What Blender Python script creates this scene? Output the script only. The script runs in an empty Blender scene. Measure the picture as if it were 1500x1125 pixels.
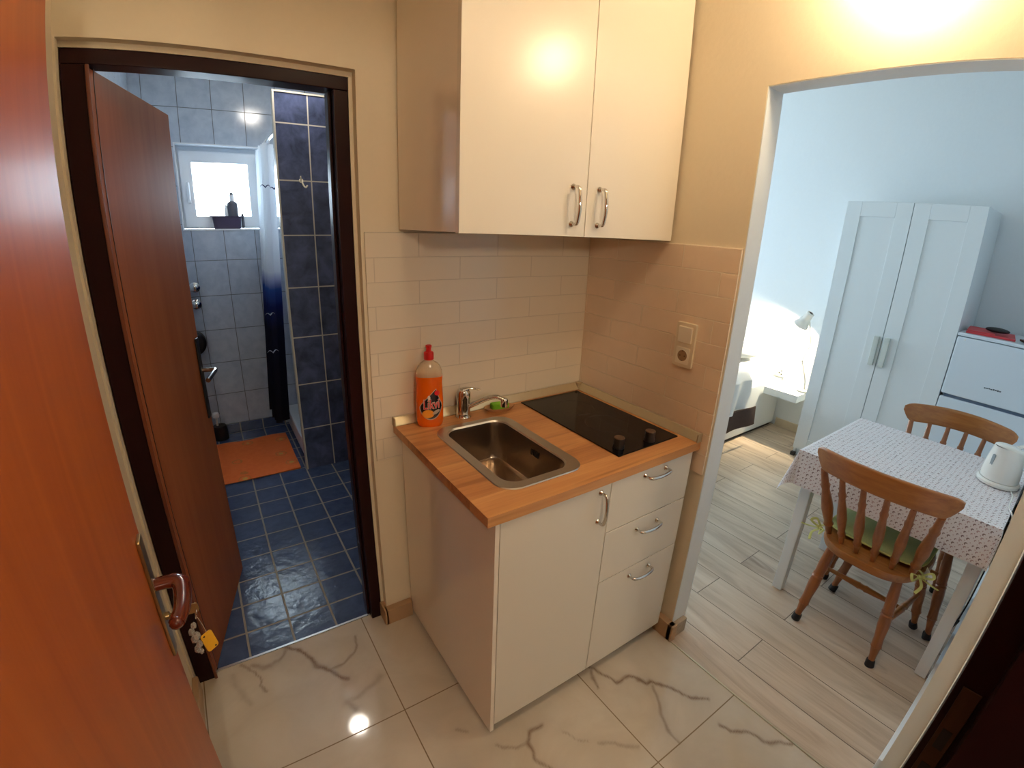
import bpy, bmesh, math, random
from mathutils import Vector, Matrix, noise
random.seed(7)
PI = math.pi
SC = bpy.context.scene
COL = SC.collection

# ------------------------------------------------------------------ materials
def S(r, g, b):
    f = lambda c: (c / 12.92 if c <= .04045 else ((c + .055) / 1.055) ** 2.4)
    return (f(r / 255), f(g / 255), f(b / 255), 1)

class NT:
    """small helper around a node tree"""
    def __init__(s, name):
        s.m = bpy.data.materials.new(name); s.m.use_nodes = True
        s.t = s.m.node_tree; s.b = s.t.nodes['Principled BSDF']; s.out = s.t.nodes['Material Output']
    def n(s, typ, **kw):
        nd = s.t.nodes.new(typ)
        for k, v in kw.items(): setattr(nd, k, v)
        return nd
    def l(s, a, b): s.t.links.new(a, b)
    def val(s, sock, v):
        if hasattr(v, 'is_linked'): s.l(v, sock)
        else: sock.default_value = v
    def math(s, op, a, b=0.0, c=None):
        nd = s.n('ShaderNodeMath', operation=op)
        s.val(nd.inputs[0], a); s.val(nd.inputs[1], b)
        if c is not None: s.val(nd.inputs[2], c)
        return nd.outputs[0]
    def mix(s, f, a, b, mode='MIX'):
        nd = s.n('ShaderNodeMix', data_type='RGBA', blend_type=mode)
        s.val(nd.inputs[0], f); s.val(nd.inputs[6], a); s.val(nd.inputs[7], b)
        return nd.outputs[2]
    def ramp(s, f, stops):
        nd = s.n('ShaderNodeValToRGB'); cr = nd.color_ramp
        while len(cr.elements) < len(stops): cr.elements.new(.5)
        for e, (p, c) in zip(cr.elements, stops): e.position = p; e.color = c if len(c) == 4 else (*c, 1)
        s.l(f, nd.inputs[0]); return nd.outputs[0]
    def coord(s, kind='Object'): return s.n('ShaderNodeTexCoord').outputs[kind]
    def mapping(s, v, loc=(0, 0, 0), rot=(0, 0, 0), scale=(1, 1, 1)):
        nd = s.n('ShaderNodeMapping'); s.l(v, nd.inputs[0])
        nd.inputs[1].default_value = loc; nd.inputs[2].default_value = rot; nd.inputs[3].default_value = scale
        return nd.outputs[0]
    def xyz(s, v):
        nd = s.n('ShaderNodeSeparateXYZ'); s.l(v, nd.inputs[0]); return nd.outputs
    def comb(s, x, y, z=0.0):
        nd = s.n('ShaderNodeCombineXYZ')
        for i, q in enumerate((x, y, z)): s.val(nd.inputs[i], q)
        return nd.outputs[0]
    def noise(s, v, scale, detail=3, rough=.5, dist=0):
        nd = s.n('ShaderNodeTexNoise'); s.l(v, nd.inputs['Vector'])
        nd.inputs['Scale'].default_value = scale; nd.inputs['Detail'].default_value = detail
        nd.inputs['Roughness'].default_value = rough; nd.inputs['Distortion'].default_value = dist
        return nd.outputs['Fac']
    def bump(s, h, strength, dist=.01, normal=None):
        nd = s.n('ShaderNodeBump'); s.l(h, nd.inputs['Height'])
        nd.inputs['Strength'].default_value = strength; nd.inputs['Distance'].default_value = dist
        if normal is not None: s.l(normal, nd.inputs['Normal'])
        return nd.outputs[0]
    def set(s, col=None, rough=None, metal=None, normal=None, **kw):
        if col is not None: s.val(s.b.inputs['Base Color'], col)
        if rough is not None: s.val(s.b.inputs['Roughness'], rough)
        if metal is not None: s.val(s.b.inputs['Metallic'], metal)
        if normal is not None: s.l(normal, s.b.inputs['Normal'])
        for k, v in kw.items(): s.val(s.b.inputs[k.replace('_', ' ')], v)
        return s.m

def plain(name, col, rough=.5, metal=0, nscale=40, nstr=.0, var=.04, **kw):
    t = NT(name); o = t.coord()
    nz = t.noise(o, nscale, 3)
    c = t.mix(nz, tuple(x * (1 - var) for x in col[:3]) + (1,), tuple(min(1, x * (1 + var)) for x in col[:3]) + (1,))
    nm = t.bump(nz, nstr, .002) if nstr else None
    return t.set(c, rough, metal, nm, **kw)

def wood(name, dark, light, axis=2, rough=.4, scale=1.0, stretch=14, contrast=.25, streak=None, coat=0, bump=.0):
    """grain runs along the given axis of object space"""
    t = NT(name); o = t.coord()
    sc = [6 * scale * stretch / 4] * 3; sc[axis] = 1.2 * scale
    a = t.noise(t.mapping(o, scale=tuple(sc)), 1.0, 6, .6, .6)
    sc2 = [60 * scale] * 3; sc2[axis] = 2.5 * scale
    b = t.noise(t.mapping(o, scale=tuple(sc2)), 1.0, 3, .5)
    f = t.math('ADD', t.math('MULTIPLY', a, .75), t.math('MULTIPLY', b, .25))
    c = t.ramp(f, [(.5 - contrast, dark), (.5 + contrast, light)])
    if streak:
        sc3 = [9 * scale] * 3; sc3[axis] = .5 * scale
        k = t.noise(t.mapping(o, loc=(3.1, 1.7, .4), scale=tuple(sc3)), 1.0, 2, .5)
        c = t.mix(t.ramp(k, [(.6, (0, 0, 0)), (.72, (.6, .6, .6))]), c, streak)
    nm = t.bump(b, bump, .002) if bump else None
    return t.set(c, rough, 0, nm, Coat_Weight=coat, Coat_Roughness=.15)

def tiles(name, plane, w, h, u0, v0, mortar, col, grout, rough=.15, offset=0.0, var=.05, wav=.15, wscale=12, bstr=.6, mott=None, mscale=9):
    """stacked or running-bond tiles on plane 'xz', 'yz' or 'xy' (object space = world space for the shell)"""
    t = NT(name); x, y, z = t.xyz(t.coord())
    a, b = {'xz': (x, z), 'yz': (y, z), 'xy': (x, y)}[plane]
    v = t.comb(t.math('SUBTRACT', a, u0), t.math('SUBTRACT', b, v0))
    br = t.n('ShaderNodeTexBrick', offset=offset, offset_frequency=2, squash=1.0)
    t.l(v, br.inputs['Vector'])
    br.inputs['Scale'].default_value = 1; br.inputs['Mortar Size'].default_value = mortar
    br.inputs['Mortar Smooth'].default_value = .3; br.inputs['Bias'].default_value = 0
    br.inputs['Brick Width'].default_value = w; br.inputs['Row Height'].default_value = h
    br.inputs['Color1'].default_value = tuple(c * (1 - var) for c in col[:3]) + (1,)
    br.inputs['Color2'].default_value = tuple(min(1, c * (1 + var)) for c in col[:3]) + (1,)
    br.inputs['Mortar'].default_value = grout
    c = br.outputs['Color']; mask = br.outputs['Fac']
    if mott:
        mz = t.noise(t.coord(), mscale, 5, .6, .4)
        cc = t.mix(t.ramp(mz, [(.35, (0, 0, 0)), (.7, (1, 1, 1))]), c, mott)
        c = t.mix(mask, cc, grout)
    wz = t.noise(t.coord(), wscale, 2, .5, .3)
    hgt = t.math('ADD', t.math('MULTIPLY', t.math('SUBTRACT', 1.0, mask), .5), t.math('MULTIPLY', wz, wav))
    r = t.math('ADD', rough, t.math('MULTIPLY', mask, .6))
    return t.set(c, r, 0, t.bump(hgt, bstr, .006))

M = {}
def mats():
    M['wall'] = plain('wall_plaster', S(226, 214, 190), .75, nscale=60, nstr=.25, var=.02)
    M['wall_white'] = plain('white_plaster', S(226, 232, 235), .8, nscale=50, nstr=.2, var=.015)
    M['ceiling'] = plain('ceiling_paint', S(230, 226, 216), .9, nscale=50, var=.02)
    M['bath_plain'] = plain('bathroom_plaster', S(205, 210, 212), .8, nscale=50, var=.02)
    M['landing'] = plain('landing_paint', S(120, 100, 80), .8, nscale=20, var=.03)
    M['brick_back'] = tiles('cream_brick_tile_back', 'xz', .305, .0777, -.759, 1.532 - .0777 * 20, .0016, S(228, 216, 196), S(204, 192, 174), .16, .5, .012, .35, 9, .35)
    M['brick_right'] = tiles('cream_brick_tile_side', 'yz', .305, .0777, -.474, 1.532 - .0777 * 20, .0022, S(236, 214, 190), S(240, 224, 202), .24, .5, .03, .9, 11, .9)
    M['bath_far'] = tiles('grey_blue_wall_tile', 'xz', .203, .2465, -1.237, 1.304 - .2465 * 6, .0025, S(190, 203, 218), S(104, 108, 116), .14, 0, .03, .25, 8, .25, S(170, 184, 204), 14)
    M['bath_left'] = tiles('grey_blue_wall_tile_side', 'yz', .203, .2465, .1, 1.304 - .2465 * 6, .0025, S(190, 203, 218), S(104, 108, 116), .14, 0, .03, .25, 8, .25, S(170, 184, 204), 14)
    M['bath_dark'] = tiles('navy_wall_tile', 'xz', .2, .3, -.788, -.011, .004, S(92, 103, 142), S(206, 202, 194), .12, 0, .03, .2, 8, .2, S(54, 63, 88), 10)
    M['bath_floor'] = tiles('blue_floor_tile', 'xy', .1665, .1635, -1.142, .205, .0048, S(58, 73, 108), S(150, 146, 138), .2, 0, .06, 1.0, 20, .45, S(76, 92, 128), 16)
    M['cab'] = plain('white_foil', S(228, 221, 208), .26, nscale=200, var=.006)
    M['cab_side'] = plain('white_panel_foil', S(240, 230, 216), .12, nscale=200, var=.006)
    M['cab_in'] = plain('cabinet_carcass', S(214, 208, 196), .5, nscale=100, var=.02)
    M['plinth'] = plain('dark_plinth', S(120, 112, 100), .6, var=.02)
    t = NT('oak_laminate'); o = t.coord(); x, y, z = t.xyz(o)
    br = t.n('ShaderNodeTexBrick', offset=.41, offset_frequency=2)
    t.l(t.comb(t.math('ADD', x, 5.07), t.math('ADD', y, 5.02)), br.inputs['Vector'])
    br.inputs['Scale'].default_value = 1; br.inputs['Mortar Size'].default_value = .0004; br.inputs['Brick Width'].default_value = 4; br.inputs['Row Height'].default_value = .104
    br.inputs['Color1'].default_value = (.05, .05, .05, 1); br.inputs['Color2'].default_value = (.95, .95, .95, 1)
    pid = t.xyz(br.outputs['Color'])[0]; sh = t.comb(t.math('ADD', x, t.math('MULTIPLY', pid, 6.1)), y, t.math('ADD', z, t.math('MULTIPLY', pid, 3.3)))
    g1 = t.noise(t.mapping(sh, scale=(1.8, 22, 22)), 1, 6, .6, .7); g2 = t.noise(t.mapping(sh, scale=(5, 150, 150)), 1, 3)
    k = t.noise(t.mapping(sh, loc=(1, 4, 0), scale=(.9, 16, 16)), 1, 3, .5, .4)
    f = t.math('ADD', t.math('ADD', t.math('MULTIPLY', g1, .6), t.math('MULTIPLY', g2, .2)), t.math('MULTIPLY', pid, .2))
    c = t.ramp(f, [(.3, S(160, 102, 60)), (.52, S(196, 138, 86)), (.72, S(214, 160, 104))])
    c = t.mix(t.ramp(k, [(.6, (0, 0, 0)), (.7, (.65, .65, .65))]), c, S(138, 84, 46)); c = t.mix(t.math('MULTIPLY', br.outputs['Fac'], .5), c, S(130, 80, 46))
    M['worktop'] = t.set(c, .36)
    M['upstand'] = plain('champagne_aluminium', S(206, 196, 168), .34, .75, nscale=80, var=.03)
    M['steel'] = plain('brushed_steel', S(172, 156, 140), .25, 1.0, nscale=300, var=.04)
    M['steel_rim'] = plain('satin_steel_rim', S(196, 190, 180), .34, 1.0, nscale=300, var=.04)
    M['chrome'] = plain('chrome', S(214, 210, 204), .08, 1.0, var=.01)
    M['dark'] = plain('black_gap', S(14, 12, 12), .6, var=.02)
    M['glass_black'] = plain('black_ceramic_glass', S(14, 11, 12), .09, nscale=20, var=.05, Specular_IOR_Level=.22)
    M['knob_black'] = plain('black_knob_plastic', S(15, 13, 13), .3, var=.03)
    M['knob_top'] = plain('knob_cap_metal', S(128, 112, 98), .3, .9, var=.03)
    M['plastic_white'] = plain('white_plastic', S(238, 230, 212), .3, var=.01)
    M['plastic_cream'] = plain('cream_plastic', S(226, 212, 186), .35, var=.01)
    M['socket_hole'] = plain('socket_shadow', S(96, 74, 52), .5, var=.02)
    M['red_cap'] = plain('red_plastic', S(206, 26, 24), .3, var=.02)
    M['orange_liquid'] = plain('orange_dish_soap', S(226, 98, 10), .12, nscale=8, var=.08, Subsurface_Weight=.25, Subsurface_Radius=(.02, .008, .002))
    t = NT('clear_bottle_plastic'); g = t.n('ShaderNodeBsdfTransparent'); mx = t.n('ShaderNodeMixShader')
    g.inputs[0].default_value = (.96, .93, .86, 1); t.set(S(232, 214, 186), .12); mx.inputs[0].default_value = .38
    t.l(g.outputs[0], mx.inputs[1]); t.l(t.b.outputs[0], mx.inputs[2]); t.l(mx.outputs[0], t.out.inputs[0]); M['clear'] = t.m
    t = NT('window_glass'); g = t.n('ShaderNodeBsdfTransparent'); mx = t.n('ShaderNodeMixShader')
    g.inputs[0].default_value = (.94, .97, 1, 1); t.set(S(235, 240, 245), .1); mx.inputs[0].default_value = .07
    t.l(g.outputs[0], mx.inputs[1]); t.l(t.b.outputs[0], mx.inputs[2]); t.l(mx.outputs[0], t.out.inputs[0]); M['glass'] = t.m
    M['label_dark'] = plain('label_black', S(30, 18, 24), .25, var=.05)
    M['label_silver'] = plain('label_silver', S(190, 176, 160), .3, .3, var=.05)
    M['label_red'] = plain('label_red', S(214, 32, 38), .3, var=.03)
    M['label_white'] = plain('label_white', S(238, 226, 214), .3, var=.02)
    M['label_orange'] = plain('label_orange', S(240, 150, 50), .3, nscale=300, var=.2)
    M['sponge'] = plain('green_sponge', S(112, 176, 30), .9, nscale=400, nstr=.6, var=.2)
    M['dish'] = plain('peach_dish_plastic', S(214, 160, 112), .2, var=.03, Transmission_Weight=.35)
    M['door_orange'] = wood('orange_veneer', S(158, 74, 28), S(192, 104, 46), axis=2, rough=.42, scale=.8, contrast=.3, coat=.06)
    M['door_brown'] = wood('brown_veneer', S(130, 70, 40), S(158, 95, 60), axis=2, rough=.5, scale=.8, contrast=.3); M['door_brown'].node_tree.nodes['Principled BSDF'].inputs['Specular IOR Level'].default_value = .22
    M['frame_dark'] = plain('dark_brown_gloss_paint', S(37, 15, 17), .3, nscale=30, nstr=.15, var=.12, Specular_IOR_Level=.14)
    M['frame_brown'] = plain('brown_edge_paint', S(104, 52, 30), .35, nscale=30, var=.1)
    M['brass'] = plain('aged_brass', S(176, 150, 104), .3, .9, nscale=60, var=.12)
    M['lever_brown'] = plain('brown_enamel', S(94, 34, 18), .2, nscale=30, var=.08, Coat_Weight=.5)
    M['yellow'] = plain('yellow_plastic', S(236, 176, 30), .35, var=.03)
    t = NT('crystal_plastic'); g = t.n('ShaderNodeBsdfTransparent'); mx = t.n('ShaderNodeMixShader')
    t.set(S(206, 198, 188), .05); mx.inputs[0].default_value = .36
    t.l(g.outputs[0], mx.inputs[1]); t.l(t.b.outputs[0], mx.inputs[2]); t.l(mx.outputs[0], t.out.inputs[0]); M['crystal'] = t.m
    M['black'] = plain('black_plastic', S(22, 20, 22), .4, var=.04)
    M['pvc'] = plain('white_pvc', S(226, 232, 238), .3, var=.01)
    M['trim_white'] = plain('white_tile_trim', S(206, 200, 188), .35, var=.02)
    M['base_tile'] = plain('beige_baseboard', S(178, 146, 112), .4, nscale=30, nstr=.2, var=.05)
    M['base_wood'] = wood('greige_baseboard', S(150, 132, 112), S(192, 176, 152), axis=1, rough=.45, scale=2, contrast=.3)
    M['alu'] = plain('aluminium_strip', S(206, 206, 206), .3, .9, var=.03)
    # shower curtain: white at the top running into navy
    t = NT('curtain_fabric'); x, y, z = t.xyz(t.coord())
    c = t.ramp(t.math('DIVIDE', z, 2.1), [(.0, S(8, 10, 26)), (.40, S(12, 20, 58)), (.48, S(22, 40, 110)), (.535, S(60, 100, 180)), (.59, S(242, 246, 250))])
    t.set(c, .6); tr = t.n('ShaderNodeBsdfTranslucent'); t.l(c, tr.inputs[0]); mx = t.n('ShaderNodeMixShader'); mx.inputs[0].default_value = .6
    t.l(t.b.outputs[0], mx.inputs[1]); t.l(tr.outputs[0], mx.inputs[2]); t.l(mx.outputs[0], t.out.inputs[0]); M['curtain'] = t.m
    M['bird_dark'] = plain('printed_bird_navy', S(30, 42, 96), .7, var=.02)
    M['bird_light'] = plain('printed_bird_pale', S(170, 180, 200), .7, var=.02)
    # orange rug with pale yellow flowers
    t = NT('orange_rug'); o = t.coord()
    vo = t.n('ShaderNodeTexVoronoi', feature='F1'); t.l(t.mapping(o, scale=(7, 7, 7)), vo.inputs['Vector']); vo.inputs['Randomness'].default_value = .7; vo.inputs['Scale'].default_value = 1
    wz = t.noise(o, 30, 4, .6); base = t.mix(wz, S(226, 98, 38), S(246, 130, 64))
    d = t.math('ADD', vo.outputs['Distance'], t.math('MULTIPLY', t.noise(o, 45, 2), .12))
    fl = t.ramp(d, [(.16, (1, 1, 1)), (.2, (0, 0, 0))]); fl2 = t.ramp(d, [(.26, (0, 0, 0)), (.3, (.8, .8, .8)), (.36, (0, 0, 0))])
    c = t.mix(fl, base, S(220, 170, 84)); c = t.mix(fl2, c, S(190, 120, 52))
    M['rug'] = t.set(c, .95, 0, t.bump(t.noise(o, 300, 2), .6, .004))
    M['basket'] = plain('purple_basket_plastic', S(58, 50, 78), .5, var=.03)
    M['bottle_grey'] = plain('dark_grey_bottle', S(70, 72, 84), .3, var=.04)
    M['bottle_white'] = plain('white_bottle', S(220, 222, 226), .3, var=.02)
    # marble: vein colour comes from the mesh, cloudiness from noise
    t = NT('white_marble_tile'); o = t.coord()
    at = t.n('ShaderNodeVertexColor', layer_name='vein'); vv = t.xyz(at.outputs['Color'])[0]
    cl = t.noise(o, 3.2, 6, .6, .8); fine = t.noise(o, 16, 6, .65, 1.5)
    base = t.mix(t.ramp(cl, [(.4, (0, 0, 0)), (.75, (1, 1, 1))]), S(208, 198, 182), S(192, 180, 162))
    vc = t.mix(fine, S(98, 72, 56), S(146, 124, 104))
    vf = t.math('MULTIPLY', vv, t.ramp(fine, [(.25, (.55, .55, .55)), (.6, (1, 1, 1))]))
    c = t.mix(vf, base, vc)
    x, y, z = t.xyz(o); br = t.n('ShaderNodeTexBrick', offset=0, offset_frequency=2)
    t.l(t.comb(t.math('SUBTRACT', x, -1.0426), t.math('SUBTRACT', y, -.416)), br.inputs['Vector'])
    br.inputs['Scale'].default_value = 1; br.inputs['Mortar Size'].default_value = .0022; br.inputs['Brick Width'].default_value = .6; br.inputs['Row Height'].default_value = .6
    br.inputs['Mortar Smooth'].default_value = .2
    mk = br.outputs['Fac']; c = t.mix(mk, c, S(132, 112, 84))
    M['marble'] = t.set(c, t.math('ADD', .055, t.math('MULTIPLY', mk, .5)), 0, t.bump(t.math('SUBTRACT', 1.0, mk), .35, .002))
    # grey-beige wood-look planks (long side along y)
    t = NT('wood_look_plank'); o = t.coord(); x, y, z = t.xyz(o)
    br = t.n('ShaderNodeTexBrick', offset=.37, offset_frequency=2)
    t.l(t.comb(t.math('SUBTRACT', y, -.605 - .9), t.math('SUBTRACT', x, .125 - .184 * 12)), br.inputs['Vector'])
    br.inputs['Scale'].default_value = 1; br.inputs['Mortar Size'].default_value = .002; br.inputs['Brick Width'].default_value = .9; br.inputs['Row Height'].default_value = .184
    br.inputs['Color1'].default_value = (.1, .1, .1, 1); br.inputs['Color2'].default_value = (.9, .9, .9, 1)
    pid = t.xyz(br.outputs['Color'])[0]; mk = br.outputs['Fac']
    sh = t.comb(x, t.math('ADD', y, t.math('MULTIPLY', pid, 7.3)), t.math('MULTIPLY', pid, 5.1))
    g1 = t.noise(t.mapping(sh, scale=(11, 1.1, 1)), 1, 6, .62, 1.2); g2 = t.noise(t.mapping(sh, scale=(70, 3, 1)), 1, 3)
    k = t.noise(t.mapping(sh, loc=(2, 9, 0), scale=(5.5, .9, 1)), 1, 4, .6, 1.6)
    c = t.ramp(g1, [(.28, S(168, 146, 126)), (.5, S(208, 188, 166)), (.75, S(228, 213, 194))])
    c = t.mix(t.math('MULTIPLY', g2, .35), c, S(140, 124, 106))
    c = t.mix(t.ramp(k, [(.6, (0, 0, 0)), (.74, (.8, .8, .8))]), c, S(112, 86, 68))
    c = t.mix(t.math('MULTIPLY', pid, .22), c, S(200, 184, 158)); c = t.mix(t.math('MULTIPLY', mk, .85), c, S(84, 68, 54))
    M['plank'] = t.set(c, .34, 0, t.bump(t.math('SUBTRACT', 1.0, mk), .3, .002))
    M['furn_white'] = plain('white_lacquer', S(228, 234, 236), .4, var=.008)
    M['fridge'] = plain('white_fridge_enamel', S(222, 232, 240), .22, var=.006)
    M['fridge_gap'] = plain('fridge_grip_shadow', S(92, 108, 128), .5, var=.02)
    M['logo'] = plain('grey_logo', S(84, 98, 106), .4, .3, var=.02)
    M['red_folder'] = plain('coral_red_card', S(206, 66, 72), .5, var=.04)
    M['leather'] = plain('brown_leather', S(96, 66, 54), .5, nscale=90, nstr=.4, var=.15)
    M['bedding'] = plain('white_cotton', S(238, 238, 234), .9, nscale=60, nstr=.3, var=.02)
    M['runner'] = plain('dark_brown_throw', S(58, 40, 36), .85, nscale=70, nstr=.5, var=.35)
    M['chair'] = wood('honey_pine', S(124, 70, 28), S(180, 118, 58), axis=1, rough=.33, scale=2.2, contrast=.28, coat=.2)
    M['chair_v'] = wood('honey_pine_turned', S(118, 62, 26), S(166, 100, 48), axis=2, rough=.33, scale=2.2, contrast=.28, coat=.2)
    M['rubber'] = plain('black_rubber', S(24, 20, 22), .6, var=.05)
    M['cushion'] = plain('sage_green_cotton', S(164, 170, 112), .9, nscale=120, nstr=.4, var=.08)
    M['tie'] = plain('yellow_green_ribbon', S(196, 194, 116), .8, var=.05)
    # tablecloth: small grey-brown crescents and dots on white
    t = NT('printed_tablecloth'); u = t.n('ShaderNodeUVMap').outputs[0]
    def vor(loc):
        v = t.n('ShaderNodeTexVoronoi', feature='F1', voronoi_dimensions='2D'); t.l(t.mapping(u, loc=loc, scale=(54, 54, 54)), v.inputs['Vector'])
        v.inputs['Randomness'].default_value = .28; v.inputs['Scale'].default_value = 1; return v
    v1 = vor((0, 0, 0)); v2 = vor((.12, .13, 0)); rnd = t.xyz(v1.outputs['Color'])
    m1 = t.math('LESS_THAN', v1.outputs['Distance'], t.math('ADD', .2, t.math('MULTIPLY', rnd[1], .1))); m2 = t.math('GREATER_THAN', v2.outputs['Distance'], .19)
    mm = t.math('MULTIPLY', m1, m2)
    pc = t.mix(t.math('GREATER_THAN', rnd[0], .5), S(138, 118, 118), S(188, 162, 162))
    v3 = t.n('ShaderNodeTexVoronoi', feature='F1', voronoi_dimensions='2D'); t.l(t.mapping(u, loc=(.5, .5, 0), scale=(54, 54, 54)), v3.inputs['Vector']); v3.inputs['Randomness'].default_value = .2
    v3.inputs['Scale'].default_value = 1
    c = t.mix(mm, S(232, 228, 230), pc); c = t.mix(t.math('LESS_THAN', v3.outputs['Distance'], .1), c, S(188, 168, 166))
    M['cloth'] = t.set(c, .42, 0, t.bump(t.noise(t.coord(), 300, 2), .15, .001))
    M['kettle'] = plain('white_kettle_plastic', S(232, 230, 222), .25, var=.01)
    M['kettle_win'] = plain('kettle_water_gauge', S(150, 158, 160), .2, var=.05)
    M['shade'] = plain('white_lamp_metal', S(214, 210, 200), .4, var=.02)
    def emit(name, col, st):
        t = NT(name); e = t.n('ShaderNodeEmission'); e.inputs[0].default_value = col; e.inputs[1].default_value = st
        t.l(e.outputs[0], t.out.inputs[0]); return t.m
    M['em_hall'] = emit('warm_lamp_globe', (1, .74, .45, 1), HALL_W)
    M['em_bowl'] = emit('frosted_lamp_bowl', (1, .74, .45, 1), HALL_W * .56)
    M['em_ceil'] = emit('ceiling_fill_glass', (1, .80, .56, 1), CEIL_W)
    M['em_land'] = emit('landing_fill_glass', (1, .85, .64, 1), LAND_W)
    M['em_bath'] = emit('bathroom_lamp_globe', (1, .92, .8, 1), BATH_W)
    M['em_bulb'] = emit('bedside_bulb', (1, .82, .54, 1), BULB_W)
HALL_W, CEIL_W, BATH_W, BULB_W, LAND_W = 140, 29, 55, 3000, 170

# ------------------------------------------------------------------ mesh building
class MB:
    def __init__(s): s.v = []; s.f = []; s.mi = []; s.cur = 0; s.uv = None
    def add(s, vs, fs, M4=None):
        b = len(s.v)
        s.v += [tuple(M4 @ Vector(p)) if M4 is not None else tuple(p) for p in vs]
        s.f += [tuple(b + i for i in f) for f in fs]; s.mi += [s.cur] * len(fs); return s
    def bm(s, bm, M4=None):
        bm.verts.index_update()
        s.add([v.co.copy() for v in bm.verts], [[v.index for v in f.verts] for f in bm.faces], M4); bm.free(); return s
    def box(s, x0, x1, y0, y1, z0, z1, bev=0, seg=2, M4=None):
        x0, x1 = min(x0, x1), max(x0, x1); y0, y1 = min(y0, y1), max(y0, y1); z0, z1 = min(z0, z1), max(z0, z1)
        bm = bmesh.new(); bmesh.ops.create_cube(bm, size=1)
        for v in bm.verts: v.co = Vector(((x0 + x1) / 2 + v.co.x * (x1 - x0), (y0 + y1) / 2 + v.co.y * (y1 - y0), (z0 + z1) / 2 + v.co.z * (z1 - z0)))
        if bev: bmesh.ops.bevel(bm, geom=bm.edges[:], offset=min(bev, .49 * min(x1 - x0, y1 - y0, z1 - z0)), segments=seg, affect='EDGES', profile=.5)
        return s.bm(bm, M4)
    def lathe(s, prof, n=24, M4=None, sx=1, sy=1, cap=True):
        """prof: list of (r, z)"""
        vs = []; fs = []
        for r, z in prof:
            for k in range(n):
                a = 2 * PI * k / n; vs.append((r * sx * math.cos(a), r * sy * math.sin(a), z))
        for i in range(len(prof) - 1):
            for k in range(n):
                k2 = (k + 1) % n; fs.append((i * n + k, i * n + k2, (i + 1) * n + k2, (i + 1) * n + k))
        if cap: fs.append(tuple(range(n))[::-1]); fs.append(tuple((len(prof) - 1) * n + k for k in range(n)))
        return s.add(vs, fs, M4)
    def rod(s, a, b, prof, n=16):
        """turned piece from point a to b; prof: list of (t, r)"""
        a, b = Vector(a), Vector(b); d = b - a; L = d.length
        M4 = Matrix.Translation(a) @ d.to_track_quat('Z', 'Y').to_matrix().to_4x4()
        return s.lathe([(r, t * L) for t, r in prof], n, M4)
    def tube(s, pts, r, n=10, closed=False, rs=None, flat=1.0):
        pts = [Vector(p) for p in pts]; N = len(pts); vs = []; fs = []; up = None
        for i, p in enumerate(pts):
            d = (pts[min(i + 1, N - 1)] - pts[max(i - 1, 0)]) if not closed else (pts[(i + 1) % N] - pts[i - 1])
            d.normalize()
            if up is None: up = Vector((0, 0, 1)) if abs(d.z) < .9 else Vector((1, 0, 0))
            sd = d.cross(up); sd = sd.normalized() if sd.length > 1e-6 else Vector((1, 0, 0)); up = sd.cross(d).normalized()
            rr = rs[i] if rs else r
            for k in range(n):
                a = 2 * PI * k / n; vs.append(p + sd * (math.cos(a) * rr) + up * (math.sin(a) * rr * flat))
        for i in range(N if closed else N - 1):
            j = (i + 1) % N
            for k in range(n): fs.append((i * n + k, i * n + (k + 1) % n, j * n + (k + 1) % n, j * n + k))
        if not closed: fs.append(tuple(range(n))[::-1]); fs.append(tuple((N - 1) * n + k for k in range(n)))
        return s.add(vs, fs)
    def prism(s, poly, z0, z1, M4=None, bev=0):
        bm = bmesh.new(); vs = [bm.verts.new((x, y, z0)) for x, y in poly]; f = bm.faces.new(vs)
        r = bmesh.ops.extrude_face_region(bm, geom=[f]); up = [v for v in r['geom'] if isinstance(v, bmesh.types.BMVert)]
        for v in up: v.co.z = z1
        bmesh.ops.recalc_face_normals(bm, faces=bm.faces)
        if bev:
            es = [e for e in bm.edges if abs(e.verts[0].co.z - e.verts[1].co.z) < 1e-6]
            bmesh.ops.bevel(bm, geom=es, offset=bev, segments=2, affect='EDGES', profile=.5)
        return s.bm(bm, M4)
    def grid(s, nx, ny, fn):
        vs = [fn(i / nx, j / ny) for j in range(ny + 1) for i in range(nx + 1)]
        fs = [(j * (nx + 1) + i, j * (nx + 1) + i + 1, (j + 1) * (nx + 1) + i + 1, (j + 1) * (nx + 1) + i) for j in range(ny) for i in range(nx)]
        return s.add(vs, fs)
    def ball(s, c, r, M4=None, sc=(1, 1, 1), sub=3):
        bm = bmesh.new(); bmesh.ops.create_icosphere(bm, subdivisions=sub, radius=1)
        for v in bm.verts: v.co = Vector((c[0] + v.co.x * r * sc[0], c[1] + v.co.y * r * sc[1], c[2] + v.co.z * r * sc[2]))
        return s.bm(bm, M4)
    def build(s, name, mat, parent=None, loc=None, ang=35):
        me = bpy.data.meshes.new(name); me.from_pydata(s.v, [], s.f)
        ms = mat if isinstance(mat, (list, tuple)) else [mat]
        for m in ms: me.materials.append(m)
        if len(ms) > 1: me.polygons.foreach_set('material_index', s.mi)
        bm = bmesh.new(); bm.from_mesh(me); bmesh.ops.recalc_face_normals(bm, faces=bm.faces); bm.to_mesh(me); bm.free()
        me.polygons.foreach_set('use_smooth', [True] * len(me.polygons)); me.set_sharp_from_angle(angle=math.radians(ang)); me.update()
        o = bpy.data.objects.new(name, me); COL.objects.link(o)
        if len(me.polygons) < 4000:
            wn = o.modifiers.new('weighted_normal', 'WEIGHTED_NORMAL'); wn.keep_sharp = True; wn.weight = 90
        if parent is not None: o.parent = parent
        if loc is not None: o.location = loc
        return o

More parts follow.
